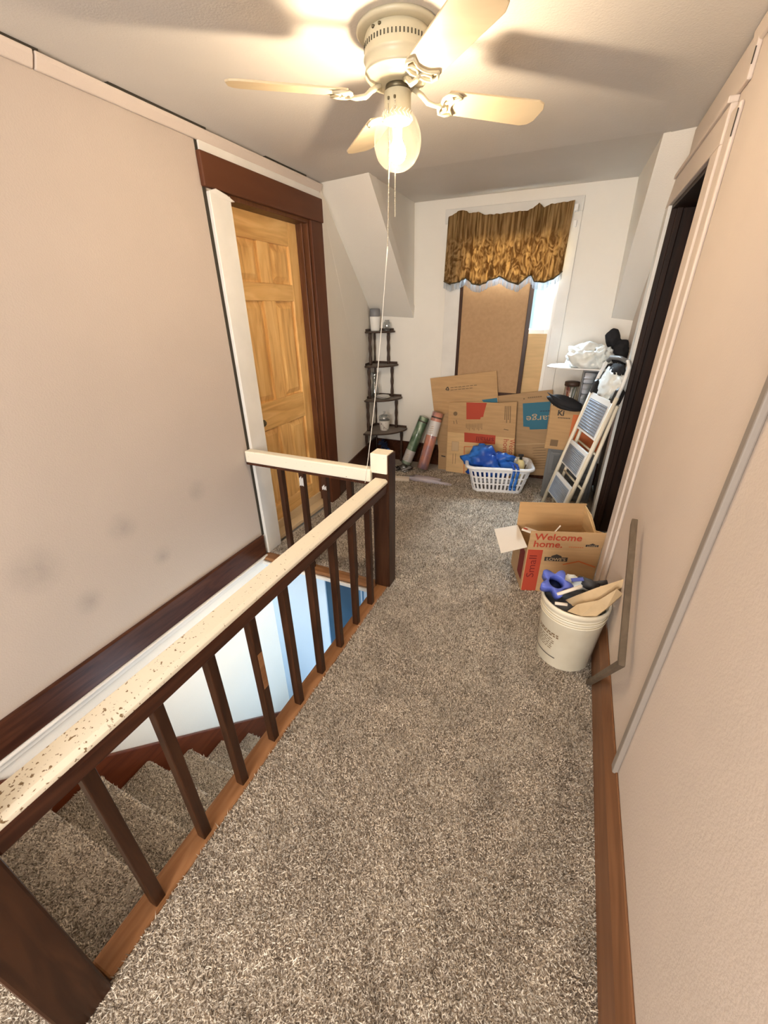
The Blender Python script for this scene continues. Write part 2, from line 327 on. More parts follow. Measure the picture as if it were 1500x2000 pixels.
# ================================================================== the shell
YN = -2.3                                       # near end of the hall, behind the camera
HX = -0.895                                     # hall-side edge of the stair opening
HY0, HY1 = 0.053, 1.83                          # near and far edge of the stair opening
ZD = -2.75                                      # floor downstairs
YW = 1.862                                      # wall closing the stairwell under the far floor edge
XCL = ay(733, 868, YB).x                        # far left corner
XCR = ay(1236, 627, YB).x                       # far right corner
cA = az(720, 337, ZC); cB = az(1296, 261, ZC)   # where the dormer cheeks leave the ceiling
dL = ay(810, 395, YB); dR = ay(1248, 344, YB)   # dormer ceiling at the back wall
kL = ay(808, 621, YB); kR = ay(1194, 621, YB)   # foot of the cheeks
ZKL = ay(740, 616, YB).z; ZKR = ay(1236, 627, YB).z
YSL, YSR = 2.945, 2.93

m = MB()
fl = [(XE,YN,0),(XR,YN,0),(XR,1.93,0),(XCR,YB,0),(XCL,YB,0),(XL,2.95,0),(XL,HY1+.07,0),(XE,HY1+.07,0)]
m.prism(fl, (0,0,-.035)); m.prism([(XL,YN,0),(XE,YN,0),(XE,HY0-.01,0),(XL,HY0-.01,0)], (0,0,-.035))
floor = struct(m.build('floor', 'carpet', bevel=.012, seg=3), 'speckled grey-brown carpet covering the hall floor')
def pile(name, rects, parent, seed):
    """one mesh of small leaning yarn tufts: (x0, x1, y0, y1, z, tufts per square metre)"""
    import numpy as np
    rg = np.random.default_rng(seed); V = []; C = []
    for (x0, x1, y0, y1, z, dens) in rects:
        n = int((x1-x0)*(y1-y0)*dens); h = (.0105 if dens > 20000 else .012); w = .62/math.sqrt(dens)
        px = rg.uniform(x0, x1, n); py = rg.uniform(y0, y1, n); a0 = rg.uniform(0, 6.283, n); hh = h*rg.uniform(.7, 1.25, n)
        lean = .0065; tx = px+rg.normal(0, lean, n)*.8; ty = py+rg.normal(-.002, lean, n); b = np.empty((n, 4, 3))
        for k in range(3):
            b[:, k, 0] = px+w*np.cos(a0+k*2.094); b[:, k, 1] = py+w*np.sin(a0+k*2.094); b[:, k, 2] = z-.003
        b[:, 3, 0] = tx; b[:, 3, 1] = ty; b[:, 3, 2] = z+hh; V.append(b.reshape(-1, 3))
        t = rg.random(n); col = np.where((t < .22)[:, None], np.array([[.19,.153,.118]]), np.where((t < .62)[:, None], np.array([[.45,.385,.31]]), np.array([[.68,.61,.515]])))
        col = col*rg.uniform(.75, 1.2, (n, 1)); C.append(np.repeat(np.concatenate([col, np.ones((n, 1))], 1), 4, 0))
    V = np.concatenate(V); C = np.concatenate(C); nt_ = len(V)//4
    F = (np.arange(nt_)[:, None, None]*4+np.array([[0,1,3],[1,2,3],[2,0,3]])[None]).reshape(-1)
    me = bpy.data.meshes.new(name); me.vertices.add(len(V)); me.vertices.foreach_set('co', V.astype('f4').ravel())
    nf = nt_*3; me.loops.add(nf*3); me.loops.foreach_set('vertex_index', F.astype('i4')); me.polygons.add(nf); me.polygons.foreach_set('loop_start', np.arange(nf, dtype='i4')*3)
    at_ = me.color_attributes.new('yarn', 'FLOAT_COLOR', 'POINT'); at_.data.foreach_set('color', C.astype('f4').ravel()); me.update(calc_edges=True)
    o = bpy.data.objects.new(name, me); COL.objects.link(o); me.materials.append(M['yarn']); o.parent = parent; o['kind'] = 'stuff'; return o
pile('carpet_pile', [(XE+.006, XR-.026, -.35, 1.25, 0, 46000), (XE+.006, XR-.026, 1.25, 1.9, 0, 34000), (XL+.03, XR-.03, 1.91, 2.9, 0, 22000), (XL-.02, XR-.03, 2.9, 3.9, 0, 16000), (XL+.03, XE-.09, -.35, .04, 0, 40000)], floor, 3)
m = MB()                                         # joists and boards under the carpet
m.box(XE-.07, XR+.15, YN, HY1+.07, -.30, -.036); m.box(XL-.15, XR+.15, YW+.05, YB+.1, -.30, -.036); m.box(XL-.01, XR, HY1+.001, YW+.06, -.055, -.036)
m.box(XL, XE-.07, YN, HY0-.02, -.30, -.036)
sub = struct(m.build('ceiling_downstairs', 'plain_white'), 'floor structure and white ceiling seen from the stairwell')

m = MB(); m.prism([(XL-.12,YN,ZC),(XR+.12,YN,ZC),(XR+.12,YSR+.06,ZC),(cB.x+.03,YSR+.06,ZC),(cB.x+.03,YSR,ZC),(cA.x-.03,YSL,ZC),(cA.x-.03,YSL+.06,ZC),(XL-.12,YSL+.06,ZC)], (0,0,.08))
m.prism([(cA.x-.03,YSL-.01,ZC),(cB.x+.03,YSR-.01,ZC),(dR.x+.03,dR.y+.05,dR.z),(dL.x-.03,dL.y+.05,dL.z)], (0,0,.08))
struct(m.build('ceiling', 'ceiling_paint'), 'off-white ceiling running into the dormer')
m = MB(); m.prism([(XL-.02,YSL,ZC),tuple(cA),tuple(kL),(XCL-.02,YB,ZKL)], (0,.06,.06))
struct(m.build('wall_slope_left', 'wall_paint'), 'sloping white ceiling left of the dormer')
m = MB(); m.prism([tuple(cB),(XR+.02,YSR,ZC),(XCR+.02,YB,ZKR),tuple(kR)], (0,.06,.06))
struct(m.build('wall_slope_right', 'wall_paint'), 'sloping white ceiling right of the dormer')
m = MB(); m.prism([tuple(cA),tuple(dL),tuple(kL)], (-.03,0,0)); struct(m.build('wall_cheek_left', 'wall_paint'), 'white triangular cheek left of the window')
m = MB(); m.prism([tuple(cB),tuple(dR),tuple(kR)], (.03,0,0)); struct(m.build('wall_cheek_right', 'wall_paint'), 'white triangular cheek right of the window')

# left wall: near stretch over the stairs, door opening, far stretch
DY0, DY1, DZ = 2.02, 2.775, 2.075
m = MB(); m.box(XL-.12, XL, YN, 1.9, 0, ZC); struct(m.build('wall_left', 'wall_paint_dimmed_scuffed'), 'off-white left wall above the stairs, colour dimmed against the bulb light, with grey scuffs')
m = MB(); m.box(XL-.12, XL, 1.9, DY0, -.03, ZC); m.box(XL-.12, XL, DY0, DY1, DZ, ZC); m.box(XL-.12, XL, DY1, 2.93, -.03, ZC)
m.prism([(XL,2.93,0),(XCL,YB,0),(XCL,YB,ZKL+.02),(XL,YSL,ZC),(XL,2.93,ZC)], (-.1,0,0))
struct(m.build('wall_left_far', 'wall_paint'), 'white left wall around and beyond the pine door')
m = MB(); m.box(XL-.12, XL, YN, YW, ZD, -.001); struct(m.build('wall_stairwell', 'wall_paint'), 'white stairwell wall below the hall floor')
m = MB(); m.box(XL, -1.292, YW, YW+.05, ZD, -.056); struct(m.build('wall_stairwell_blue', 'blue_wall'), 'pale blue wall under the far edge of the stair opening')
m = MB(); m.box(-1.366, -1.358, YW-.004, YW, ZD, -.056); struct(m.build('trim_door_gap', 'navy'), 'thin dark upright line on the pale blue wall')
m = MB(); m.box(-1.292, -1.045, YW+.012, YW+.05, ZD, -.056); struct(m.build('door_3', 'dark_blue'), 'dark blue door downstairs seen between the balusters')
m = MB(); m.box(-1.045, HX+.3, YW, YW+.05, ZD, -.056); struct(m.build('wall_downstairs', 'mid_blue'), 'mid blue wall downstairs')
m = MB(); m.box(-1.012, -1.002, YW-.01, YW, ZD, -.056); m.box(-.988, -.965, YW-.01, YW, ZD, -.056)
struct(m.build('trim_downstairs', 'blue_wall'), 'pale upright trim strips on the blue wall downstairs')
m = MB(); m.box(XL-1.5, 1.6, YN, 5.2, ZD-.1, ZD); struct(m.build('floor_downstairs', 'carpet'), 'carpeted floor downstairs')

# right wall with the dark doorway
RY0, RY1, RZ = 2.265, 3.17, 2.045
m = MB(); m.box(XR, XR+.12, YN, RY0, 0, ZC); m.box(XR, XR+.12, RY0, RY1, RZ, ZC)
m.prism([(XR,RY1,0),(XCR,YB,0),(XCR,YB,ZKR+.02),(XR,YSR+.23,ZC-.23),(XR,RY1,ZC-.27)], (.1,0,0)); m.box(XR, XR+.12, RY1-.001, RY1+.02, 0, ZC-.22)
struct(m.build('wall_right', 'wall_paint_dimmed'), 'off-white right wall, colour dimmed against the bulb light, with the dark doorway')

# back wall with the window opening
WX0, WX1, WZ0, WZ1 = ay(890, 735, YB).x, ay(1068, 700, YB).x, ay(1000, 776, YB).z, 2.20
m = MB()
m.box(XCL-.1, kL.x, YB, YB+.1, 0, ZKL+.04); m.box(min(kL.x, dL.x)-.03, WX0, YB+.001, YB+.1, 0, dL.z+.02); m.box(WX1, max(kR.x, dR.x)+.03, YB+.001, YB+.1, 0, dR.z+.02); m.box(kR.x, XCR+.1, YB, YB+.1, 0, ZKR+.04)
m.box(WX0, WX1, YB, YB+.1, 0, WZ0); m.box(WX0, WX1, YB, YB+.1, WZ1, dL.z+.03)
struct(m.build('wall_back', 'wall_paint'), 'white dormer wall holding the window')
# near end of the hall, behind the camera, with an opening added for the fill light
m = MB(); m.box(XL-.12, -1.05, YN-.1, YN, 0, ZC); m.box(.35, XR+.12, YN-.1, YN, 0, ZC); m.box(-1.05, .35, YN-.1, YN, 0, .75); m.box(-1.05, .35, YN-.1, YN, 2.15, ZC)
struct(m.build('wall_near', 'wall_paint'), 'white end wall behind the camera')

# unseen slabs added behind the partitions and ceiling to stop light leaks
m = MB(); m.box(XR+.32, XR+.36, YN-.1, YB+.1, -.3, 2.6); m.box(XR, XR+.33, YB+.105, YB+.15, 0, 2.5); m.box(XR+.1, XR+.33, YN-.1, YB+.1, -.06, -.01); struct(m.build('leak_block_right', 'plain_white'), 'unseen slab added behind the right partition to stop light leaks')
m = MB(); m.box(XL-.45, XL-.41, YN-.1, YB+.1, -.3, 2.6); m.box(XL-.42, XL-.05, YB+.105, YB+.15, 0, 2.5); m.box(XL-.42, XL-.1, 1.5, YB+.1, -.06, -.01); struct(m.build('leak_block_left', 'plain_white'), 'unseen slab added behind the left partition to stop light leaks')
m = MB(); m.box(XL-.45, XR+.36, YN-.1, YB+.12, 2.5, 2.54); struct(m.build('leak_block_top', 'plain_white'), 'unseen slab added above the ceiling to stop light leaks')
# ---- trims and baseboards
m = MB(); m.box(XL, XL+.022, YN, 1.865, .003, .155); struct(m.build('baseboard_left', 'dark_wood_y', bevel=.006), 'dark stained baseboard above the stairwell')
m = MB(); m.box(XL, XL+.02, YN, 1.865, -.045, -.004); m.box(XL, XL+.032, YN, 1.865, -.014, .003)
struct(m.build('trim_1', 'white_trim', bevel=.006), 'white bead moulding under the dark left baseboard')
m = MB(); m.prism([(XR,YN,0),(XR-.022,YN,0),(XR-.022,YN,.165),(XR-.006,YN,.235),(XR,YN,.235)], (0,RY0-.12-YN,0)); struct(m.build('baseboard_right', 'base_wood', bevel=.003), 'brown wooden baseboard along the right wall')
m = MB(); m.prism([(XL,2.93,0),(XCL,YB,0),(XCL,YB,.235),(XL,2.93,.235)], (.02,0,0)); struct(m.build('baseboard_left_far', 'dark_wood_y', bevel=.005), 'dark baseboard beyond the pine door')
m = MB(); m.box(XCL, XCR, YB-.02, YB, 0, .225); struct(m.build('baseboard_back', 'dark_wood_y', bevel=.005), 'dark baseboard under the window')
# cove strip between left wall and ceiling, in two lengths with a dark gap
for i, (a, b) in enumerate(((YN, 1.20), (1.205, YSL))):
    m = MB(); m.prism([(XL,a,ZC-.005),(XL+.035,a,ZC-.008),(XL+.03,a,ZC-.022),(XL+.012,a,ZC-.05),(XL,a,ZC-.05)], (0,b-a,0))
    struct(m.build('trim_cove_%d' % (i+1), 'wall_paint_dimmed', bevel=.004), ['white cove strip along the near left ceiling edge', 'white cove strip above the pine door'][i])
m = MB(); m.box(XL+.002, XL+.03, 1.0, 1.22, ZC-.008, ZC); m.box(XL+.002, XL+.034, 1.45, 1.92, ZC-.009, ZC); m.box(XL+.002, XL+.034, 2.35, 2.75, ZC-.008, ZC)
struct(m.build('trim_gap', 'crack'), 'dark gaps above the white cove strip')
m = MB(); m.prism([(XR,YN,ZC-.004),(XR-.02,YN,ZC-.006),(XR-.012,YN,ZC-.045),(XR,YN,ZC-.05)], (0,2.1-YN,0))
struct(m.build('trim_cove_right', 'wall_paint_dimmed', bevel=.004), 'white cove strip along the right ceiling edge')
# wooden nosing round the stair opening
m = MB(); m.box(HX, XE+.004, HY0, HY1+.07, -.03, .0); m.box(HX-.012, HX+.01, HY0, HY1, -.05, -.012)
struct(m.build('trim_2', 'nosing_wood', bevel=.006), 'orange-brown wooden nosing along the stair opening')
m = MB(); m.box(XL, HX, HY1, HY1+.075, -.032, -.004); struct(m.build('trim_3', 'nosing_wood_x', bevel=.008), 'orange-brown wooden nosing at the far end of the stair opening')
m = MB(); m.box(XL, HX, HY1-.014, HY1, -.055, -.03); struct(m.build('trim_4', 'white_trim', bevel=.003), 'thin white moulding under the far nosing')
m = MB(); m.box(HX, HX+.02, HY0, HY1, -.30, -.05); struct(m.build('trim_5', 'nosing_wood'), 'wooden fascia board of the stair opening')
m = MB(); m.box(HX, HX+.02, YN, .85, ZD, -.30); struct(m.build('stair_side_blocker', 'wall_paint'), 'white wall added on the hall side of the stairs to hold back daylight')  # mostly hidden wall added to keep daylight off the near stairs

# ---- stairs: carpeted steps and the stained skirt board
RISE, RUN, Y0N = .2143, .2185, .272
st = root('staircase', 'carpeted staircase going down beside the hall railing', 'stairs', (-1.33, HY0, -.2))
for k in range(8):
    yn, z = Y0N+RUN*k, -.222-RISE*k
    m = MB(); m.prism([(XL+.02,yn-RUN-.03,z),(XL+.02,yn-.012,z),(XL+.02,yn,z-.012),(XL+.02,yn-.004,z-.035),(XL+.02,yn-.02,z-.05),(XL+.02,yn-.026,z-RISE-.02),(XL+.02,yn-RUN-.03,z-RISE-.02)], (HX+.005-XL-.02,0,0))
    sp_ = m.build('step', 'carpet', st, bevel=.006)
    if k < 6: q_ = pile('step_pile', [(XL+.03, HX, yn-RUN+.0, yn-.004, z, 26000)], sp_, 20+k); q_.location = -ORG[st]
sk = lambda y: -.363-.958*(y-.522)
m = MB(); m.prism([(XL,-.05,-.05),(XL,.16,-.02),(XL,YW,sk(YW)),(XL,YW,sk(YW)-.42),(XL,-.05,sk(-.05)-.42)], (.022,0,0)); m.build('skirt_board', 'skirt_wood', st, bevel=.004)
# ================================================================== railing
rl = root('stair_railing', 'dark wooden stair railing with chipped white handrail and square newel posts', 'railing', (-.85, 1.0, 0))
def newel(y0, y1, top, white):
    m = MB(); m.box(-.905, -.805, y0, y1, 0, top); n = m.build('newel_post', 'dark_wood', rl, bevel=.006)
    if white:
        m = MB(); m.box(-.912, -.812, y0-.006, y1-.01, top-.105, top+.006); m.build('painted_cap', 'worn_white', n, bevel=.006)
newel(1.85, 1.95, .858, True); newel(-.05, .05, .86, True)
m = MB(); m.prism([(-.886,.05,.645),(-.816,.05,.645),(-.812,.05,.690),(-.82,.05,.712),(-.88,.05,.712),(-.888,.05,.690)], (0,1.80,0)); hr = m.build('handrail', 'dark_wood_y', rl, bevel=.005)
m = MB(); m.prism([(-.894,.05,.703),(-.894,.05,.717),(-.882,.05,.727),(-.822,.05,.727),(-.810,.05,.717),(-.810,.05,.703)], (0,1.80,0)); m.build('chipped_paint', 'worn_white', hr, bevel=.004)
m = MB(); m.box(-1.772, -.905, 1.83, 1.885, .70, .775); cr_ = m.build('cross_rail', 'worn_white', rl, bevel=.008)
m = MB(); m.box(-1.775, -.905, 1.835, 1.88, .685, .70); m.build('underside', 'dark_wood_y', cr_)
bal = None
def baluster(x, y, z1, w=.032):
    m = MB(); m.box(x-w/2, x+w/2, y-w/2, y+w/2, -.002, z1); return m.build('baluster', 'dark_wood', rl, bevel=.003)
for k in range(9):
    b = baluster(-.851, .219+.1822*k, .65)
    if k == 3:
        m = MB(); m.box(-.836, -.8335, .219+.1822*k-.010, .219+.1822*k+.012, .30, .47); m.build('bare_patch', 'nosing_wood', b)
for k, x in enumerate((-1.532, -1.374, -1.216, -1.05)):
    b = baluster(x, 1.858, .69, .034)
    if k in (1, 2):
        m = MB()
        for j in range(5): m.box(x-.013+.006*j, x-.0095+.006*j, 1.8395, 1.841, .60+.004*(j % 2), .60+(.05 if k == 1 else .02)+.006*(j % 3))
        m.build('paint_marks', 'plain_white', b)
# ================================================================== pine door on the left
dr = root('door_1', 'knotty pine six-panel door in a dark casing', 'door', (XL-.10, (DY0+DY1)/2, .02)); dr['kind'] = 'structure'; del dr['category']
XD = XL-.095; y0, y1 = DY0+.004, DY1-.004; z0, z1 = .035, DZ-.008
ST = [(y0, y0+.105), ((y0+y1)/2-.058, (y0+y1)/2+.058), (y1-.105, y1)]
RLZ = [(z0, .22), (.80, .985), (1.605, 1.705), (1.93, z1)]
for i, (a, b) in enumerate((ST[0], ST[2])):
    m = MB(); m.box(XD-.035, XD, a, b, z0, z1); m.build('stile', 'pine', dr, bevel=.004)
for a, b in RLZ:
    m = MB(); m.box(XD-.035, XD-.0005, ST[0][1], ST[2][0], a, b); m.build('rail', 'pine_y', dr, bevel=.004)
for j in range(3):
    m = MB(); m.box(XD-.035, XD-.001, ST[1][0], ST[1][1], RLZ[j][1], RLZ[j+1][0]); m.build('mullion', 'pine', dr, bevel=.004)
    for a, b in ((ST[0][1], ST[1][0]), (ST[1][1], ST[2][0])):
        za, zb = RLZ[j][1], RLZ[j+1][0]; g = .045
        m = MB(); m.box(XD-.03, XD-.018, a, b, za, zb)
        o, i_ = [(XD-.018,a+.012,za+.012),(XD-.018,b-.012,za+.012),(XD-.018,b-.012,zb-.012),(XD-.018,a+.012,zb-.012)], [(XD-.005,a+g,za+g),(XD-.005,b-g,za+g),(XD-.005,b-g,zb-g),(XD-.005,a+g,zb-g)]
        m.add(o+i_, [(4,5,6,7)]+[(q, (q+1) % 4, (q+1) % 4+4, q+4) for q in range(4)])
        m.build('panel', 'pine', dr)
m = MB(); m.tube([(XD,y0+.080,.875),(XD+.03,y0+.080,.875)], .009, 10); m.lathe([(0,-.024),(.016,-.02),(.026,-.008),(.027,.006),(.018,.02),(0,.024)], 16, (XD+.045,y0+.080,.875))
kn = m.build('door_knob', 'brass_dark', dr)
m = MB(); m.box(XD, XD+.004, y0+.04, y0+.084, .80, .93); m.build('back_plate', 'brass_dark', kn)
m = MB(); m.tube([(XD+.008,y0+.066,.825),(XD+.012,y0+.07,.79)], .004, 6); m.box(XD+.006, XD+.010, y0+.058, y0+.082, .752, .79); m.build('key', 'brass_dark', kn)
m = MB(); m.box(XD-.06, XD+.085, y0, y1, .0, .034); m.box(XD-.004, XD+.012, y0, y1, .034, .10); struct(m.build('trim_6', 'card_edge', bevel=.004), 'pale bare threshold under the pine door')
# dark jambs and casing
m = MB(); m.box(XL-.13, XL+.002, DY1-.010, DY1+.02, 0, DZ); m.box(XL-.13, XL+.002, DY0-.02, DY0+.01, 0, DZ); m.box(XL-.13, XL+.002, DY0-.02, DY1+.02, DZ-.010, DZ+.02); m.box(XL-.2, XL-.145, DY0-.05, DY1+.05, 0, DZ+.05)  # the last box is an unseen backing added against light leaks
m.box(XL-.060, XL-.035, DY1-.026, DY1-.01, 0, DZ)
struct(m.build('trim_7', 'jamb_wood', bevel=.004), 'dark stained jambs inside the pine door frame')
m = MB(); m.box(XL, XL+.022, DY1+.01, 2.925, 0, 2.085); struct(m.build('trim_8', 'brown_paint_z', bevel=.004), 'brown painted upright casing right of the pine door')
m = MB(); m.box(XL, XL+.028, 1.862, 2.935, 2.085, 2.222); struct(m.build('trim_9', 'brown_paint', bevel=.006), 'brown painted head casing over the pine door')
m = MB(); m.box(XL, XL+.026, 1.885, 2.028, 0, 2.072); m.prism([(XL+.026,1.885,2.072),(XL+.03,1.93,2.088),(XL+.03,2.0,2.075),(XL+.028,2.06,2.055),(XL+.026,2.03,2.05),(XL+.026,1.885,2.05)], (-.008,0,0))
struct(m.build('trim_10', 'white_trim', bevel=.004), 'white painted upright casing left of the pine door')
m = MB(); m.box(XL, XL+.006, 1.868, 1.886, .15, 2.09); m.box(XL, XL+.005, 1.866, 1.878, 2.22, 2.27); struct(m.build('trim_11', 'crack'), 'dark crack between the wall and the white casing')
m = MB(); m.box(XL, XL+.012, 1.88, 2.93, 2.222, ZC-.045); struct(m.build('trim_12', 'white_trim', bevel=.003), 'white board between the brown head casing and the ceiling')
# ================================================================== dark doorway on the right
m = MB(); m.box(XR-.004, XR+.16, RY1-.022, RY1, 0, RZ); m.box(XR+.02, XR+.05, RY1-.04, RY1-.022, 0, RZ); m.box(XR-.004, XR+.16, RY0, RY0+.02, 0, RZ); m.box(XR-.004, XR+.16, RY0, RY1, RZ-.02, RZ)
struct(m.build('trim_13', 'jamb_dark', bevel=.004), 'dark stained jambs of the right doorway')
d2 = root('door_2', 'dark stained door set back in the right doorway', 'door', (XR+.14, 2.76, .01)); d2['kind'] = 'structure'; del d2['category']
m = MB(); m.box(XR+.125, XR+.155, RY0+.02, RY1-.02, .01, RZ-.02); m.build('slab', 'jamb_dark', d2)
for za, zb in ((.15,.8),(1.0,1.9)):
    for ya, yb in ((RY0+.12, 2.72), (2.82, RY1-.12)):
        m = MB(); m.box(XR+.118, XR+.126, ya, yb, za, zb); m.build('panel', 'jamb_dark', d2, bevel=.006)
m = MB(); m.box(XR-.022, XR, RY0-.125, RY0, 0, RZ); struct(m.build('trim_14', 'wall_paint_dimmed', bevel=.004), 'white near casing of the right doorway')
m = MB(); m.box(XR-.014, XR, RY0-.225, RY0-.125, 0, 2.13); struct(m.build('trim_15', 'wall_paint_dimmed', bevel=.006), 'painted board beside the near casing of the right doorway')
m = MB(); m.box(XR-.022, XR, RY1, RY1+.12, 0, RZ); struct(m.build('trim_16', 'white_trim', bevel=.004), 'white far casing of the right doorway')
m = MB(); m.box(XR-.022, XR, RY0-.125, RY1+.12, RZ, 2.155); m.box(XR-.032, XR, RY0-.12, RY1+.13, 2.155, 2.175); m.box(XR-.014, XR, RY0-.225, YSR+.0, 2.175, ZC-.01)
struct(m.build('trim_17', 'wall_paint_dimmed', bevel=.004), 'white head boards over the right doorway')
m = MB(); m.box(XR-.015, XR-.012, RY0-.2265, RY0-.2245, 2.04, 2.11); m.box(XR-.015, XR-.012, RY0-.2265, RY0-.2245, 2.21, 2.25)
struct(m.build('trim_18', 'crack'), 'dark cracks at the head of the right doorway')
# batten covering the panel joint on the near right wall
m = MB(); m.box(XR-.016, XR, .987, 1.017, .225, ZC-.045); struct(m.build('trim_19', 'batten_grey', bevel=.004), 'grey upright batten on the right wall')
for i, (u, v) in enumerate(((1082,735),)):
    p = ay(u, v, YB); m = MB(); m.box(p.x-.0025, p.x+.0025, YB-.002, YB+.002, .22, (2.3, ZKR)[i]); struct(m.build('trim_panel_joint_%d' % (i+1), 'batten_grey'), ['thin upright panel joint right of the window', 'thin upright panel joint in the far right corner'][i])
# ================================================================== window
wn = root('window_1', 'white sash window in the dormer wall, mostly covered by a brown board', 'window', ((WX0+WX1)/2, YB, WZ0)); wn['kind'] = 'structure'; del wn['category']
lo = ay(862, 735, YB).x; ro = ay(1083, 735, YB).x
m = MB(); m.box(lo, WX0, YB-.018, YB, WZ0-.02, WZ1+.02); m.build('casing', 'white_trim', wn, bevel=.003)
m = MB(); m.box(WX1, ro, YB-.018, YB, WZ0-.02, WZ1+.02); m.build('casing', 'white_trim', wn, bevel=.003)
m = MB(); m.box(lo-.03, ro+.0, YB-.022, YB, WZ1, WZ1+.10); m.build('head_casing', 'white_trim', wn, bevel=.003)
m = MB(); m.box(WX0-.01, WX1+.01, YB-.018, YB+.08, WZ0-.04, WZ0); m.build('sill', 'white_trim', wn, bevel=.005)
m = MB(); m.box(WX0-.001, WX0+.02, YB, YB+.1, WZ0, WZ1); m.box(WX1-.02, WX1+.001, YB, YB+.1, WZ0, WZ1); m.box(WX0, WX1, YB, YB+.1, WZ1-.02, WZ1); m.build('jamb', 'plain_white', wn)
zm = ay(1050, 648, YB+.06).z
for i, (za, zb, yy) in enumerate(((WZ0, zm+.02, YB+.050), (zm-.02, WZ1-.02, YB+.072))):
    s_ = MB(); x0, x1 = WX0+.02, WX1-.02
    s_.box(x0, x0+.045, yy-.015, yy+.015, za, zb); s_.box(x1-.045, x1, yy-.015, yy+.015, za, zb); s_.box(x0+.045, x1-.045, yy-.015, yy+.015, za, za+.045); s_.box(x0+.045, x1-.045, yy-.015, yy+.015, zb-.045, zb)
    sash = s_.build('sash', 'plain_white', wn, bevel=.003)
    g = MB(); g.box(x0+.045, x1-.045, yy-.002, yy+.002, za+.045, zb-.045); g.build('pane', 'pane_glass', sash)
# board with dark frame standing in the window, and a plain cardboard sheet behind it
pl = Vector((0, YB-.005, 0)); nn = Vector((0, -1, 0.0))
def fpx(u, v, y): return ay(u, v, y)
fb = root('framed_board', 'tall brown board with dark frame blocking the window', 'board', (-.72, YB-.03, WZ0))
yf = YB-.008
A0, A1, A2, A3 = ay(903, 545, yf), ay(1044, 540, yf), ay(1019, 768, yf), ay(886, 745, yf)
xa, xb = (A0.x+A3.x)/2, (A1.x+A2.x)/2; zb_, zt_ = WZ0+.006, 1.80
m = MB(); m.box(xa+.02, xb-.02, yf-.010, yf+.004, zb_+.03, zt_-.02); m.build('panel', 'corkboard', fb)
for (p, q, r_, s2) in ((xa, xa+.028, zb_, zt_), (xb-.036, xb, zb_, zt_), (xa+.028, xb-.036, zb_, zb_+.036), (xa+.028, xb-.036, zt_-.03, zt_)):
    m = MB(); m.box(p, q, yf-.020, yf+.010, r_, s2); m.build('frame_strip', 'dark_wood', fb, bevel=.003)
cbx = ay(1058, 720, YB+.025).x
m = MB(); m.box(xb-.12, cbx, YB+.020, YB+.026, WZ0+.001, ay(1045, 652, YB+.025).z); tag(m.build('cardboard_sheet', 'cardboard_light', loc=(xb, YB+.02, WZ0)), 'narrow cardboard sheet in the window right of the framed board', 'cardboard')
# ================================================================== valance
yv = YB-.085
TOP = [(228,195),(265,170),(305,150),(335,155),(350,170),(400,160),(440,178),(530,172),(620,160),(700,152),(720,140),(760,108),(790,135),(835,112),(870,110),(970,92)]
HEM = [(205,570),(240,588),(290,572),(330,550),(370,585),(420,592),(470,562),(530,540),(580,570),(640,588),(685,545),(712,532),(730,570),(790,575),(840,555),(895,512)]
tp = [ay(800+a/3, 360+b/3, yv) for a, b in TOP]; hm = [ay(800+a/3, 360+b/3, yv) for a, b in HEM]
def interp(pl, t):
    x0, x1 = pl[0].x, pl[-1].x; x = x0+(x1-x0)*t
    for i in range(len(pl)-1):
        if pl[i].x <= x <= pl[i+1].x or i == len(pl)-2:
            k = (x-pl[i].x)/max(1e-6, pl[i+1].x-pl[i].x); return Vector((x, yv, pl[i].z+(pl[i+1].z-pl[i].z)*min(1, max(0, k))))
def fold(t, s):
    return (.014*math.sin(t*78+1.2*math.sin(t*17))+.010*math.sin(t*143+2*math.sin(t*9)+s*1.5))*(.7+.5*s)+.012*math.sin(t*23)*s
def vfn(t, s):
    a = interp(tp, t); b = interp(hm, t); p = a.lerp(b, s); return Vector((p.x, yv-fold(t, s)-.01*s, p.z))
va = root('valance', 'gold-brown brocade valance with scalloped hem and grey fringe', 'curtain', (-.68, yv, 1.75))
m = MB(); m.grid(vfn, 150, 24); m.build('cloth', 'brocade', va, solid=.002)
m = MB(); m.tube([vfn(i/149, 1.0)+Vector((0,-.003,0)) for i in range(150)], .005, 6); m.build('braid', 'brass_dark', va)
m = MB()
for i in range(230):
    t = (i+.5)/230; p = vfn(t, 1.0); l = .055+random.uniform(-.004,.004); dx = random.uniform(-.003,.003)
    m.tube([p, p+Vector((dx, random.uniform(-.003,.003), -l))], .0017, 4, cap=False)
m.build('fringe', 'fringe', va, kind='stuff')
m = MB(); m.tube([(interp(tp,0).x, yv+.05, 2.19), (interp(tp,1).x+.015, yv+.05, 2.22)], .006, 8); m.box(interp(tp,1).x+.005, interp(tp,1).x+.03, yv, YB-.018, 2.20, 2.24); m.box(interp(tp,0).x-.0, interp(tp,0).x+.012, yv+.01, YB-.018, 2.17, 2.21)
m.build('curtain_rod', 'plain_white', va)
p = ay(1123, 437, YB-.02); m = MB(); m.box(p.x-.012, p.x+.012, YB-.045, YB, p.z-.022, p.z+.022); tag(m.build('rod_bracket', 'plain_white', loc=(p.x, YB, p.z), bevel=.003), 'small white curtain bracket right of the valance', 'bracket')

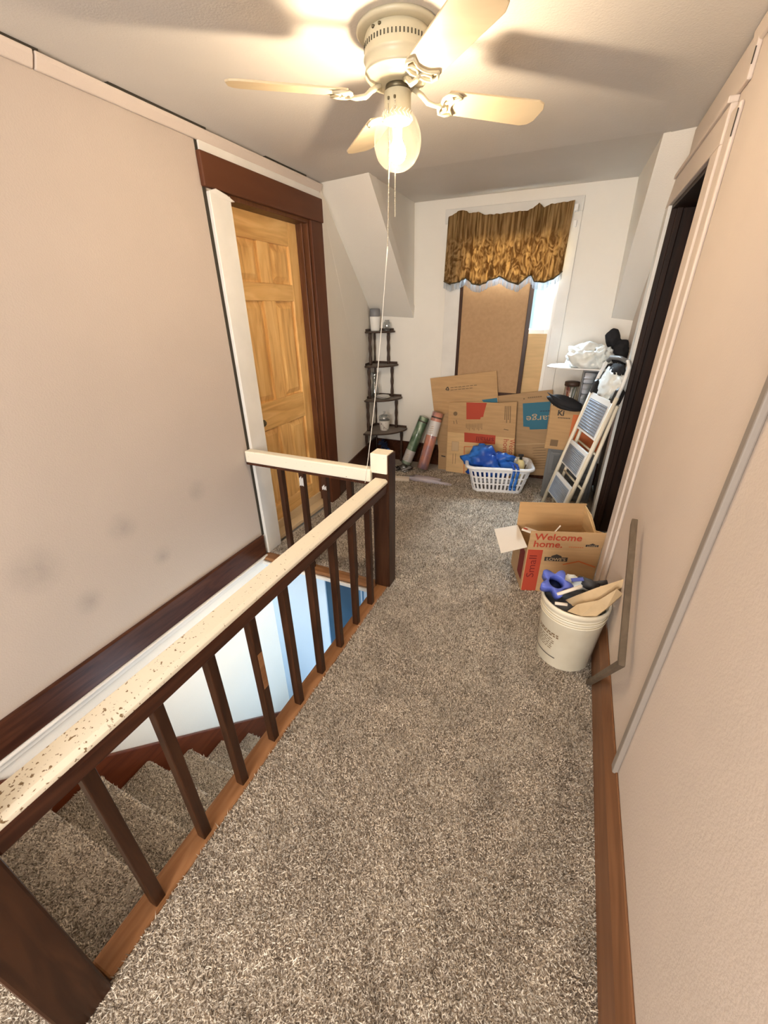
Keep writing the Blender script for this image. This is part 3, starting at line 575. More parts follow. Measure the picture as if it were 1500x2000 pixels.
# ================================================================== ceiling fan
FX, FY = -.668, 1.63
fan = root('ceiling_fan', 'cream hugger ceiling fan with four pale blades and a lit glass globe', 'ceiling fan', (FX, FY, 2.0120))
c0 = (FX, FY, 0)
m = MB(); m.lathe([(.126,2.31),(.128,2.303),(.122,2.297),(.10,2.297)], 40, c0); m.build('ceiling_plate', 'fan_cream', fan)
prof = [(.092,2.31),(.100,2.295),(.104,2.285),(.104,2.250),(.1065,2.246),(.107,2.242),(.104,2.238),(.100,2.228),(.102,2.218),(.104,2.208),(.101,2.2080),(.090,2.1940),(.072,2.1880),(.060,2.1860),(0,2.1860)]
m = MB(); m.lathe(prof, 48, c0); mh = m.build('motor_housing', 'fan_cream', fan)
m = MB()
for k in range(56):
    a = 2*math.pi*k/56; ca, sa = math.cos(a), math.sin(a); r = .1042
    m.obox((FX+ca*r+sa*.002, FY+sa*r-ca*.002, 2.262), (-sa*.004, ca*.004, 0), (ca*.0012, sa*.0012, 0), (0,0,.011))
m.build('vent_slots', 'fan_slot', mh)
m = MB()
for a in (-1.95, -1.72): m.lathe([(0,-.004),(.005,-.002),(.005,.003),(0,.005)], 8, (FX+math.cos(a)*.104, FY+math.sin(a)*.104, 2.287))
m.build('screw', 'brass_dark', mh)
m = MB(); m.lathe([(.038,2.1880),(.040,2.1820),(.040,2.1740),(.034,2.1700),(0,2.1700)], 24, c0); m.build('switch_collar', 'brass_dark', fan)
m = MB(); m.lathe([(.040,2.1720),(.043,2.1700),(.043,2.1240),(.046,2.1200),(.046,2.1020),(.043,2.0980),(.0,2.0980)], 28, c0); ft = m.build('light_fitter', 'fan_cream', fan)
m = MB()
for k in range(22):
    a = 2*math.pi*k/22
    for s in (-1, 1):
        an = a; ca, sa = math.cos(an), math.sin(an); r = .0463
        m.obox((FX+ca*r, FY+sa*r, 2.1110), (-sa*.010, ca*.010, s*.008), (ca*.0016, sa*.0016, 0), (0,0,.003))
m.build('leaf_band', 'plain_white', ft)
m = MB()
for a in (-1.9, -1.4): m.lathe([(0,-.005),(.004,-.003),(.004,.003),(0,.005)], 8, (FX+math.cos(a)*.044, FY+math.sin(a)*.044, 2.1470))
m.build('set_screw', 'brass_dark', ft)
# globe: clear egg of bubbled glass, open at the top
gp = []
for i in range(25):
    a = math.radians(-90+i*7.05); rz = .088*math.sin(a); gp.append((max(.0, .0785*math.cos(a)*(1-.10*math.sin(a))), 2.0570+rz*(1.0 if a < 0 else .95)))
gp = [q for q in gp if q[0] > .036 or q[1] < 2.0620]
m = MB(); m.lathe(gp[:-1] if gp[-1][0] < .03 else gp, 40, c0); gl = m.build('globe', 'globe_glass', fan)
me = gl.data; bm = bmesh.new(); bm.from_mesh(me); top = [f for f in bm.faces if len(f.verts) > 8]; bmesh.ops.delete(bm, geom=top, context='FACES'); bm.to_mesh(me); bm.free()
m = MB(); m.lathe([(.0,1.9920),(.014,1.9945),(.024,2.0030),(.028,2.0160),(.026,2.0310),(.018,2.0460),(.014,2.0560),(0,2.0570)], 24, c0); m.build('bulb', 'bulb_glow', fan)
m = MB(); m.lathe([(.0135,2.0571),(.0140,2.1020),(0,2.1020)], 16, c0); m.build('bulb_socket', 'plain_white', fan)
# blades and their scrolled irons
for k, ang in enumerate((41, 131, -145, -45)):
    a = math.radians(ang); e = Vector((math.cos(a), math.sin(a), 0)); t = Vector((-math.sin(a), math.cos(a), 0)); c = Vector((FX, FY, 0)); tilt = math.radians(-12)
    tt = t*math.cos(tilt)+Vector((0,0,1))*math.sin(tilt); nrm = e.cross(tt)
    zb0 = 2.1620
    def bp(r, w): return c+Vector((0,0,zb0))+e*r+tt*w
    out = [(.165,-.048),(.19,-.052),(.49,-.062),(.515,-.052),(.528,-.03),(.530,.03),(.517,.052),(.49,.062),(.19,.052),(.165,.048)]
    m = MB(); m.prism([bp(r, w)+nrm*-.003 for r, w in out], nrm*.006); b = m.build('blade', 'fan_blade', fan, bevel=.002)
    m = MB()
    m.tube([c+e*.055+Vector((0,0,2.1840)), c+e*.085+Vector((0,0,2.1700)), c+e*.105+Vector((0,0,2.1550)), c+e*.135+Vector((0,0,2.1500)), bp(.165,0)-nrm*.008], [.008,.008,.008,.007,.007], 8)
    for sgn in (-1, 1):
        m.tube([bp(.155,0)-nrm*.007, bp(.152,sgn*.022)-nrm*.007, bp(.162,sgn*.042)-nrm*.007, bp(.185,sgn*.050)-nrm*.007, bp(.212,sgn*.040)-nrm*.007], [.006,.006,.006,.0055,.004], 6)
        m.tube([bp(.16,0)-nrm*.007, bp(.178,sgn*.014)-nrm*.007, bp(.182,sgn*.03)-nrm*.007, bp(.168,sgn*.04)-nrm*.007], .004, 6)
    m.tube([bp(.212,-.040)-nrm*.007, bp(.190,-.018)-nrm*.007, bp(.186,0)-nrm*.007, bp(.190,.018)-nrm*.007, bp(.212,.040)-nrm*.007], .0045, 6)
    m.build('blade_iron', 'fan_cream', b)
# pull chains
def chain(p0, p1, n, name, r=.0022):
    m = MB(); p0 = Vector(p0); p1 = Vector(p1)
    for i in range(n):
        q = p0.lerp(p1, i/(n-1)); m.lathe([(0,-r),(r*.8,-r*.6),(r,0),(r*.8,r*.6),(0,r)], 6, q)
    m.tube([p0, p1], r*.3, 4)
    return m.build(name, 'bead_metal', fan)
q0 = Vector((FX+.010, FY-.046, 2.1370)); chain(q0, q0+Vector((0,0,-.30)), 60, 'pull_chain')
q1 = Vector((FX-.012, FY-.05, 2.1320)); q2 = ay(757, 480, 1.60); chain(q1+Vector((.012,-.02,-.10)), q2, 70, 'pull_chain')
e3 = ay(713, 943, 1.74)
m = MB(); pts = [q2.lerp(e3, t)+Vector((.010*math.sin(t*3.14), .0, 0)) for t in [i/14 for i in range(15)]]; m.tube(pts, .0018, 6); m.build('pull_string', 'string', fan)
m = MB(); m.tube([q1, q1+Vector((.012,-.02,-.10))], .001, 4); m.build('chain_lead', 'bead_metal', fan)

# ================================================================== corner stand and what it holds
rk = root('corner_stand', 'dark wooden four-tier corner stand beside the dormer', 'shelf', (XCL+.15, YB-.15, 0))
TI = []
for (lu, lv, ru, rv) in ((710,648,768,646),(707,715,775,711),(705,780,783,775),(704,848,793,836)):
    R_ = ay(ru, rv, YB-.03); TI.append((R_.x-XCL, R_.z))
def corner_x(y): return XCL+(XL-XCL)*(YB-y)/(YB-2.93)
posts = []
for k, (R_, z) in enumerate(TI):
    N_ = 18; sc = []
    for i in range(N_+1):
        a = math.pi/2*i/N_; sc.append((XCL+.03+R_*.97*math.cos(a), YB-.03-R_*.97*math.sin(a), z))
    poly = [(XCL+.012, YB-.012, z), (XCL+R_, YB-.012, z)]+sc[1:-1]+[(XCL+.025, YB-R_, z)]
    m = MB(); m.prism(poly, (0,0,-.012)); sh = m.build('shelf_board', 'rack_shelf', rk, bevel=.003)
    m = MB(); m.box(XCL+.01, XCL+R_, YB-.022, YB-.012, z, z+.022); m.prism([(XCL+.012, YB-.012, z),(XCL+.022,YB-.012,z),(XCL+.042,YB-R_,z),(XCL+.030,YB-R_,z)], (0,0,.022)); m.build('gallery', 'rack_wood', sh, bevel=.002)
    m = MB(); m.tube([Vector(q)+Vector((0,0,-.006)) for q in poly[1:]], .008, 6); m.build('edge', 'rack_wood', sh)
def post(x, y, za, zb, q=1.0):
    n = 14; m = MB(); h = zb-za
    m.lathe([(q*(.0125+.005*math.sin(i/n*math.pi*3)**2+(.004 if i in (0,n) else 0)), za+h*i/n) for i in range(n+1)], 10, (x, y, 0)); m.build('post', 'rack_wood', rk)
zs = [z for _, z in TI]+[0.012]
for k in range(4):
    rr = TI[k][0]-.05; za, zb = zs[k+1]+(0.0 if k < 3 else -.012), zs[k]-.012
    post(XCL+rr, YB-.040, za, zb); post(XCL+.058, YB-rr, za, zb); post(XCL+.035, YB-.035, za, zb, .6)
def on_shelf(u, k): # point on tier k straight below pixel column u, a hand's breadth out from the corner
    R_, z = TI[k]; return Vector((ay(u, 700, YB-R_*.42).x, YB-R_*.42, z))
p = on_shelf(734, 0)
cn = root('canister', 'white canister with dark grey lid on top of the corner stand', 'canister', p)
m = MB(); m.lathe([(0,.0),(.044,0),(.046,.01),(.054,.125),(.054,.13),(0,.13)], 24, p); m.build('body', 'jar_white', cn)
m = MB(); m.lathe([(0,.13),(.048,.13),(.051,.135),(.049,.198),(.045,.20),(.043,.185),(0,.185)], 24, p); m.build('lid', 'lid_grey', cn)
p = on_shelf(756, 0); p.x = min(p.x, XCL+TI[0][0]-.05); p.y = YB-.07
m = MB(); m.lathe([(0,0),(.024,.0),(.036,.02),(.042,.045),(.036,.075),(.022,.09),(.024,.10)], 18, p); tag(m.build('glass_jar', 'clear_glass', loc=p), 'small clear glass jar beside the white canister', 'jar')
p = on_shelf(731, 2); p.y -= .0; hz = TI[1][1]-TI[2][1]
m = MB(); m.lathe([(0,.003),(.045,.003),(.047,.02),(.040,.09),(.024,.135),(.018,.15),(.022,.165),(.036,.215),(.046,.25)], 20, p); tag(m.build('glass_vase', 'clear_glass', loc=p), 'hourglass-shaped clear glass vase on the third tier', 'vase')
p = on_shelf(749, 2); p.y -= .02
for j, (r, lab) in enumerate(((.075, 'lower cream saucer on the third tier of the corner stand'), (.066, 'upper cream saucer stacked on the third tier'))):
    q = p+Vector((.0,0,.002+.013*j)); m = MB(); m.lathe([(0,0),(r*.55,0),(r*.95,.010),(r,.013),(r*.93,.013),(r*.55,.006),(0,.006)], 26, q); tag(m.build('saucer', 'jar_white', loc=q), lab, 'saucer', 'saucers on the corner stand')
p = on_shelf(751, 3); p.y -= .02
pt = root('patterned_pot', 'white pot with dark leaf pattern and clear cover on the lowest tier', 'pot', p)
m = MB(); m.lathe([(0,.001),(.044,.001),(.047,.008),(.058,.105),(.056,.108),(.052,.10),(0,.095)], 24, p); m.build('body', 'pottery', pt)
m = MB(); m.lathe([(.058,.108),(.062,.13),(.058,.150),(.035,.165),(.012,.17),(.010,.185),(.016,.195),(0,.202)], 20, p); m.build('cover', 'clear_glass', pt)
# dark blue brush under the lowest tier
p = ay(752, 868, YB-.20)
ds = root('dust_brush', 'dark blue bristle brush under the lowest tier of the corner stand', 'brush', (p.x, p.y, 0))
m = MB()
for k in range(26):
    d = Vector((random.gauss(0,1), random.gauss(0,1), random.gauss(.2,1))).normalized(); c_ = p+Vector((-.03,0,.0)); m.tube([c_, c_+d*.055], [.012,.006], 5)
m.build('bristles', 'navy', ds)
m = MB(); m.tube([p+Vector((-.03,0,0)), p+Vector((.05,-.02,-.05)), p+Vector((.10,-.04,-.075))], [.022,.02,.014], 10); m.build('handle', 'navy', ds)
m = MB(); m.tube([p+Vector((.045,-.035,-.045)), p+Vector((.075,-.045,-.06))], .019, 10); m.build('handle_band', 'blue_bag', ds)
m = MB(); m.tube([p+Vector((.05,0,-.07)), Vector((p.x+.05, p.y, .001))], .012, 8); m.build('stem', 'navy', ds)

# ================================================================== rolled mats
def roll(name, b, t, r, mt, label, lab0, lab1):
    b = Vector(b); t = Vector(t); o = root(name, label, 'mat', b, 'rolled mats'); d = (t-b)
    n = 10; m = MB(); m.tube([b.lerp(t, i/n) for i in range(n+1)], r, 20); m.build('roll', mt, o)
    m = MB(); m.tube([b.lerp(t, lab0), b.lerp(t, lab1)], r+.0015, 20, cap=False); m.build('paper_label', 'label_white', o)
    m = MB(); m.tube([b.lerp(t, .90), b.lerp(t, .925)], r+.0012, 20, cap=False); m.build('dark_band', 'rack_wood', o)
    m = MB(); m.tube([b.lerp(t, -.005), b.lerp(t, 1.0), b.lerp(t, 1.03)], [r+.004, r+.004, r*.6], 20); m.build('wrapper', 'wrap_film', o)
    u_ = Vector((1,0,0)); vv = Vector((0,0,1))
    m = MB()
    for j in range(4):
        q = b.lerp(t, lab0+(lab1-lab0)*(.25+.15*j))+Vector((-.03+.005*j,-(r+.004),0)); m.obox(q, (.05-.008*j,0,.004), (0,-.0005,0), (0,0,.004))
    m.build('label_print', 'print_tan', o)
roll('rolled_mat', (-1.475, 3.86, .05), ay(829, 815, 4.0), .052, 'mat_green', 'green rolled mat in clear wrap leaning by the cardboard', .06, .30)
roll('rolled_mat', (-1.265, 3.80, .045), ay(856, 806, 3.96), .056, 'mat_pink', 'pink and orange rolled mat in clear wrap leaning on the cardboard', .60, .85)
def blob(name, mt, c, s, amp, freq, seed, parent=None, sub=3, flat=None, loc=None, solid=0, rot=None):
    bm = bmesh.new(); bmesh.ops.create_icosphere(bm, subdivisions=sub, radius=1.0)
    c = Vector(c); s = Vector(s); P = []
    for v in bm.verts:
        d = v.co.normalized(); q = d*freq+Vector((seed*3.1, seed*1.7, seed)); k = 1+amp*noise.noise(q)+amp*.6*noise.noise(q*2.3)+amp*.35*(1-abs(noise.noise(q*4.1))*2)
        p = Vector((d.x*s.x*k, d.y*s.y*k, d.z*s.z*k))
        if rot: p = rot @ p
        p = c+p
        if flat is not None: p.z = max(p.z, flat)
        P.append(p)
    m = MB(); m.add(P, [tuple(v.index for v in f.verts) for f in bm.faces], True); bm.free()
    return m.build(name, mt, parent, loc=None if parent else (loc or c))
p = az(826, 938, 0); tag(blob('plastic_wrap', 'lilac_plastic', (p.x+.03, p.y, .012), (.17,.055,.022), .9, 2.5, 4, flat=.002), 'crumpled lilac-grey plastic wrap at the foot of the rolled mats', 'plastic wrap', 'plastic wrap on the carpet')
p = az(800, 922, 0); tag(blob('plastic_wrap', 'clear_plastic', (p.x-.07, p.y+.02, .02), (.07,.05,.03), .9, 2.5, 9, flat=.002), 'clear crumpled plastic beside the newel post and mats', 'plastic wrap', 'plastic wrap on the carpet')
p = az(786, 938, .0); m = MB(); m.obox((p.x-.06,p.y-.05,.0), (.14,.03,0), (-.02,.06,0), (0,0,.035)); tag(m.build('paper_packet', 'pale_card', loc=p, bevel=.003), 'small flat white packet on the carpet behind the newel post', 'packet')
p = az(880, 925, 0); m = MB(); m.obox((p.x-.045,p.y-.08,.0), (.08,.03,.006), (-.012,.05,.0), (0,0,.002)); tag(m.build('paper_scrap', 'pale_card', loc=p), 'small cream paper scrap left of the light cardboard', 'paper')

# ================================================================== flattened cartons leaning under the window
def sheet(name, pts, base_y, lean, label, mt, thick=.006):
    """polygon of photo pixels laid on a leaning plane through y=base_y at the floor"""
    n = Vector((0, -1, lean)).normalized(); p0 = Vector((0, base_y, 0))
    P = [apl(u, v, p0, n) for u, v in pts]
    for q in P:
        if q.z < .012: q.z = .002; q.y = base_y
    c = P[-1].copy(); c.z = 0
    o = root(name, label, 'cardboard', c, 'flattened cartons under the window'); m = MB(); m.prism(P, -n*thick); m.build('board', mt, o, bevel=.0015)
    return o, n, p0
def decal(o, n, p0, name, pts, mt, lift=.0012):
    m = MB(); P = [apl(u, v, p0, n)+n*lift for u, v in pts]; m.add(P, [tuple(range(len(P)))])
    return m.build(name, mt, o)
def stroke(o, n, p0, name, segs, w, mt):
    m = MB()
    for (u0, v0, u1, v1) in segs:
        a = apl(u0, v0, p0, n)+n*.0015; b = apl(u1, v1, p0, n)+n*.0015; d = (b-a); s = n.cross(d).normalized()*w
        m.add([a-s, b-s, b+s, a+s], [(0,1,2,3)])
    return m.build(name, mt, o, kind='stuff' if len(segs) > 1 else None)
def lettering(o, n, p0, name, s, u0, v0, u1, v1, height_px, mt, flip=1, bold=.0):
    a = apl(u0, v0, p0, n); b = apl(u1, v1, p0, n); r = (b-a).normalized(); up = n.cross(r)*flip
    hh = abs((apl(u0, v0+height_px, p0, n)-a).length)
    mb = text_mb(s, 1.0, a, r, up, 0)
    xs = [(q-a).dot(r) for q in mb.v]; ys = [(q-a).dot(up) for q in mb.v]; L = (b-a).length
    k = L/max(xs); ky = hh/max(.001, max(ys))
    mb.v = [a+r*x*k+up*y*ky+n*.0022 for x, y in zip(xs, ys)]
    if flip < 0: mb.f = [list(reversed(f)) for f in mb.f]
    return mb.build(name, mt, o)
# A: plain carton with the recycling mark
o, n, p0 = sheet('flattened_carton', [(840,739),(970,724),(974,800),(985,935),(860,923)], 3.97, .085, 'plain brown flattened carton with recycling mark, tallest at the left', 'cardboard')
rc = apl(874, 759.5, p0, n)
m = MB()
for k in range(3):
    a = math.pi/2+k*2*math.pi/3; R0 = .020
    A = rc+Vector((math.cos(a)*R0,0,math.sin(a)*R0)); B = rc+Vector((math.cos(a+2.09)*R0,0,math.sin(a+2.09)*R0)); s0, s1 = A.lerp(B,.14), A.lerp(B,.80)
    d = (B-A).normalized(); w = n.cross(d)*.0045; m.add([s0-w+n*.002,s1-w+n*.002,s1+w+n*.002,s0+w+n*.002],[(0,1,2,3)]); m.add([s1-w*2+n*.002, s1+d*.008+n*.002, s1+w*2+n*.002],[(0,1,2)])
m.build('recycling_mark', 'print_black', o)
stroke(o, n, p0, 'fine_print', [(880+i*7.6, 757.3-i*.78, 886+i*7.6, 756.7-i*.78) for i in range(7)]+[(880+i*7.4, 762.0-i*.75, 886+i*7.4, 761.4-i*.75) for i in range(6)], .0035, 'print_grey')
stroke(o, n, p0, 'crease', [(846,786,972,772)], .002, 'cardboard_dull')
m = MB(); P = [apl(u, v, p0, n)+n*.004 for u, v in ((941,781),(971,777),(972,786),(945,786))]; m.add(P, [(0,1,2,3)]); m.build('teal_print', 'print_teal', o)
# C: large carton with the teal label, upside down
o, n, p0 = sheet('flattened_carton', [(940,777),(1080,761),(1080,830),(1075,930),(930,935)], 4.045, .02, 'large brown flattened carton with upside-down teal label', 'cardboard_dull')
decal(o, n, p0, 'teal_label', [(1021,788),(1076,784),(1068,838),(1035,839),(1034,834),(1022,833)], 'print_teal')
lettering(o, n, p0, 'lettering', 'Large', 1082, 811, 1028, 813, 12, 'print_tan', 1)
stroke(o, n, p0, 'fine_print', [(1055+i*5, 803-i*.2, 1059+i*5, 802.8-i*.2) for i in range(4)], .003, 'print_navy')
stroke(o, n, p0, 'fine_print', [(1031+i*4, 777-i*.4, 1034+i*4, 776.7-i*.4) for i in range(7)]+[(1022,779,1025,778.8)], .006, 'print_grey')
stroke(o, n, p0, 'crease', [(1005,868,1070,866)], .002, 'card_edge')
stroke(o, n, p0, 'fine_print', [(1040+(j % 2)*2, 875+j*5, 1066, 874+j*5) for j in range(9)], .0022, 'print_grey')
# B: the front carton, dull flap above and light side below
o, n, p0 = sheet('flattened_carton', [(877,786),(932,785),(944,785.5),(975,787),(1010,785),(1006,850),(1002,935),(870,928),(874,843)], 3.935, .06, 'front flattened carton with red panels standing behind the laundry basket', 'cardboard')
decal(o, n, p0, 'light_side', [(874.5,843.5),(1004,856),(1001,934),(870.5,927)], 'cardboard_light', .0012)
decal(o, n, p0, 'red_panel', [(911,786),(951,787),(945,808),(944,814),(939,815),(938,819),(911,819)], 'print_red', .0016)
stroke(o, n, p0, 'panel_print', [(926,791,926,812),(918,793,918,806)], .0030, 'print_orange'); stroke(o, n, p0, 'panel_print_dark', [(932,793,932,811)], .005, 'print_darkred')
stroke(o, n, p0, 'fine_print', [(911+i*3.0, 827, 911+i*3.0, 836+(i % 3)*2.5) for i in range(11)], .0022, 'print_grey')
stroke(o, n, p0, 'fine_print', [(987+i*3.4, 793, 986+i*3.4, 820+(i % 2)*6) for i in range(4)]+[(984,838,993,840)], .004, 'print_grey')
m = MB(); cc = apl(889.5, 808, p0, n)+n*.0018; m.add([cc+Vector((math.cos(i*.524)*.021,0,math.sin(i*.524)*.021)) for i in range(12)], [tuple(range(11,-1,-1))]); m.build('round_stamp', 'print_grey', o)
stroke(o, n, p0, 'fine_print', [(886,822,887,828),(891,820,893,828)], .003, 'print_grey')
decal(o, n, p0, 'red_band', [(907,844.5),(968,850.5),(967,868),(907,863)], 'print_red', .0018)
lettering(o, n, p0, 'lettering', 'small', 966, 855.5, 931, 852, 9.5, 'print_darkred', 1)
lettering(o, n, p0, 'lettering', 'Welcome', 996, 858, 992, 900, 10, 'print_red', 1); lettering(o, n, p0, 'lettering', 'home.', 984, 857, 981, 893, 10, 'print_red', 1)
stroke(o, n, p0, 'red_rule', [(907,872,906,930),(907,872,960,874)], .004, 'print_orange')
decal(o, n, p0, 'grey_patch', [(883,862),(896,863),(895,881),(882,880)], 'print_tan', .0018)
stroke(o, n, p0, 'fine_print', [(883,862,896,863),(882,880,895,881),(883,862,882,880),(896,863,895,881)]+[(884,865+j*3,895,865.6+j*3) for j in range(5)], .0018, 'print_grey')
stroke(o, n, p0, 'fine_print', [(885+i*5,886,884+i*5,906) for i in range(2)], .0022, 'print_grey')
# narrow strip of a carton standing left of the front carton
o, n, p0 = sheet('flattened_carton', [(858,815),(876,805),(876,925),(855,921)], 3.965, .06, 'narrow dark carton edge between the pink mat and the front carton', 'cardboard_dull')
stroke(o, n, p0, 'fine_print', [(862,890,870,892)], .006, 'print_black')

# ================================================================== laundry basket
ang = math.radians(13.5); ex = Vector((math.cos(ang), math.sin(ang), 0)); ey = Vector((-math.sin(ang), math.cos(ang), 0)); bc = Vector((-.475, 3.68, 0))
bk = root('laundry_basket', 'white slotted plastic laundry basket on the carpet', 'basket', bc)
HB = .262
def brect(t, z, grow=0):
    """rounded rectangle, perimeter parameter t 0..1"""
    f = z/HB; hw, hd, r = .222+.062*f+grow, .118+.042*f+grow, .065
    seg = [2*(hw-r), math.pi*r/2, 2*(hd-r), math.pi*r/2]*2; tot = sum(seg); s = (t % 1)*tot; i = 0
    while s > seg[i]: s -= seg[i]; i += 1
    cx = [0, hw-r, hw, hw-r, 0, -(hw-r), -hw, -(hw-r)]
    if i == 0: x, y = -(hw-r)+s, -hd
    elif i == 1: a = -math.pi/2+s/r; x, y = hw-r+r*math.cos(a), -(hd-r)+r*math.sin(a)
    elif i == 2: x, y = hw, -(hd-r)+s
    elif i == 3: a = s/r; x, y = hw-r+r*math.cos(a), hd-r+r*math.sin(a)
    elif i == 4: x, y = hw-r-s, hd
    elif i == 5: a = math.pi/2+s/r; x, y = -(hw-r)+r*math.cos(a), hd-r+r*math.sin(a)
    elif i == 6: x, y = -hw, hd-r-s
    else: a = math.pi+s/r; x, y = -(hw-r)+r*math.cos(a), -(hd-r)+r*math.sin(a)
    return bc+ex*x+ey*y+Vector((0,0,z))
NB = 76; ZL = [0, .03, .055, .085, .105, .135, .155, .185, .205, .235, HB]
ZL = [0, .035, .085, .098, .148, .161, .211, .235, HB]
m = MB(); m.v = [brect(i/NB, z) for z in ZL for i in range(NB)]
for j in range(len(ZL)-1):
    for i in range(NB):
        sh_ = 0
        hole = j in (1, 3, 5) and i % 2 == 0
        if not hole: m.f.append([j*NB+i, j*NB+(i+1) % NB, (j+1)*NB+(i+1) % NB, (j+1)*NB+i]); m.sm.append(False)
m.f.append(list(range(NB-1,-1,-1))); m.sm.append(False)
m.build('basket_body', 'basket_white', bk, solid=.005)
m = MB(); m.tube([brect(i/72, HB-.012, .014) for i in range(72)], .014, 8, closed=True); m.build('rim', 'basket_white', bk)
# blue bag heaped in it
bag = root('blue_bag', 'crumpled shiny blue bag with hanging strap in the laundry basket', 'bag', bc+Vector((-.06,0,.05)))
cB_ = bc+Vector((-.085,-.015,.24)); R3 = Matrix.Rotation(ang, 3, 'Z')
blob('bag_body', 'blue_bag', cB_, (.172,.10,.112), .6, 1.5, 2, bag, 4, flat=.02, rot=R3)
blob('bag_fold', 'blue_bag', cB_+ex*-.06+ey*.05+Vector((0,0,.105)), (.075,.035,.055), .6, 1.7, 5, bag, 3, rot=R3)
fr = lambda x, y, z: bc+ex*x+ey*y+Vector((0,0,z))
for sx in (.115, .15):
    m = MB(); path = [fr(.06,-.06,.30), fr(sx-.01,-.12,.29), fr(sx,-.178,.272), fr(sx+.005,-.186,.24), fr(sx,-.178,.17), fr(sx-.01,-.168,.08), fr(sx-.004,-.163,.05)]
    for a, b in zip(path, path[1:]):
        w = ex*.012; m.add([a-w, b-w, b+w, a+w], [(0,1,2,3)], True)
    m.build('strap', 'blue_bag', bag, solid=.003)
bo = root('yellow_bottle', 'pale yellow bottle with dark nozzle at the right in the laundry basket', 'bottle', fr(.19,.01,.075))
m = MB(); m.lathe([(0,0),(.040,0),(.043,.01),(.043,.15),(.038,.19),(.022,.215),(.016,.22),(0,.22)], 20, fr(.19,.01,.075)); m.build('body', 'yellow_bottle', bo)
m = MB(); m.lathe([(0,.22),(.013,.22),(.013,.255),(0,.255)], 12, fr(.19,.01,.075)); m.obox(fr(.165,.0,.325), ex*.045, ey*.018, (0,0,.018)); m.build('nozzle', 'black', bo)
m = MB(); m.obox(fr(.135,.03,.2), ex*.02, ey*.02, (.004,.0,.09)); tag(m.build('cream_tube', 'jar_white', loc=fr(.135,.03,.2), bevel=.004), 'slim cream tube beside the yellow bottle in the basket', 'tube')
# ================================================================== open moving carton in front
O_ = Vector((-.057, 2.142, 0)); a_ = math.radians(18.9); cx = Vector((math.cos(a_), math.sin(a_), 0)); cy = Vector((-math.sin(a_), math.cos(a_), 0)); CW, CDp, CH = .41, .30, .30; TH = .005; UZ = Vector((0,0,1))
bx = root('moving_carton', 'open brown moving carton printed Welcome home beside the white bucket', 'box', O_+cx*.2+cy*.15)
def bq(x, y, z): return O_+cx*x+cy*y+UZ*z
def panel(nm, o, a, b, c, mt='cardboard'): m = MB(); m.obox(o, a, b, c); return m.build(nm, mt, bx, bevel=.001)
fp = panel('front_side', bq(0,0,0), cx*CW, cy*TH, UZ*CH); panel('back_side', bq(0,CDp-TH,0), cx*CW, cy*TH, UZ*CH, 'cardboard_inside')
lp = panel('left_side', bq(0,TH,0), cx*TH, cy*(CDp-2*TH), UZ*CH, 'cardboard_dull'); panel('right_side', bq(CW-TH,TH,0), cx*TH, cy*(CDp-2*TH), UZ*CH, 'cardboard_inside'); panel('bottom', bq(TH,TH,0), cx*(CW-2*TH), cy*(CDp-2*TH), UZ*TH, 'cardboard_inside')
ff = panel('front_flap', bq(.0,0,CH), cx*CW, cy*TH, (UZ*.125-cy*.012), 'cardboard')
panel('back_flap', bq(0,CDp-TH,CH), cx*(CW-.004), cy*TH, (UZ*.155+cy*.01), 'cardboard_inside')
m = MB(); m.prism([bq(CW,.0,CH), bq(CW,CDp,CH), bq(CW-.015,CDp-.01,CH+.150), bq(CW-.008,.20,CH+.13), bq(CW,.12,CH+.07), bq(CW+.002,.015,CH+.112)], -cx*TH); m.build('right_flap', 'cardboard_light', bx)
m = MB(); m.prism([bq(0,.015,CH), bq(0,CDp-.02,CH), bq(-.145,CDp-.03,CH-.03), bq(-.145,.01,CH-.045)], UZ*TH); m.build('left_flap', 'pale_card', bx)
def fl_mb(nm, pts, mt, lift, parent, flap=False):
    m = MB(); m.add([bq(x, -lift-(.012*(z-CH)/.125 if flap else 0), z) for x, z in pts], [tuple(range(len(pts)))]); return m.build(nm, mt, parent)
fl_mb('red_panel', [(.004,.003),(.088,.003),(.088,.296),(.004,.296)], 'print_red', .001, fp)
fl_mb('house_line', [(.215,.205),(.30,.232),(.40,.195),(.40,.187),(.30,.223),(.215,.197)], 'print_orange', .001, fp)
mb = text_mb('Small', .062, bq(.060,-.001,.10), UZ, -cx, .0, 'LEFT', 1.25); mb.build('lettering', 'print_darkred', fp)
fl_mb('logo_shape', [(.105,.222),(.235,.222),(.235,.250),(.200,.250),(.198,.258),(.170,.270),(.142,.258),(.140,.250),(.105,.250)], 'print_black', .001, fp)
text_mb("LOWE'S", .027, bq(.170,-.0016,.2265), cx, UZ, .0004, 'CENTER', 1.15).build('logo_lettering', 'print_tan', fp)
ud = (UZ*.125-cy*.012).normalized()
text_mb('Welcome', .062, bq(.026,-.0085,CH+.068), cx, ud, .0012, 'LEFT', 1.05).build('lettering', 'print_red', ff)
text_mb('home.', .062, bq(.026,-.0035,CH+.018), cx, ud, .0012, 'LEFT', 1.05).build('lettering', 'print_red', ff)
fl_mb('small_logo', [(.315,CH+.030),(.385,CH+.030),(.385,CH+.044),(.368,CH+.044),(.35,CH+.054),(.332,CH+.044),(.315,CH+.044)], 'print_black', .002, ff, True)
text_mb("LOWE'S", .014, bq(.35,-.0062,CH+.0325), cx, ud, .0, 'CENTER', 1.1).build('small_logo_lettering', 'print_tan', ff)
m = MB()
for i in range(7): m.obox(bq(.225+.012*i,-.0048,CH+.022), cx*.008, -cy*.0005, UZ*.004)
m.build('fine_print', 'print_orange', ff)
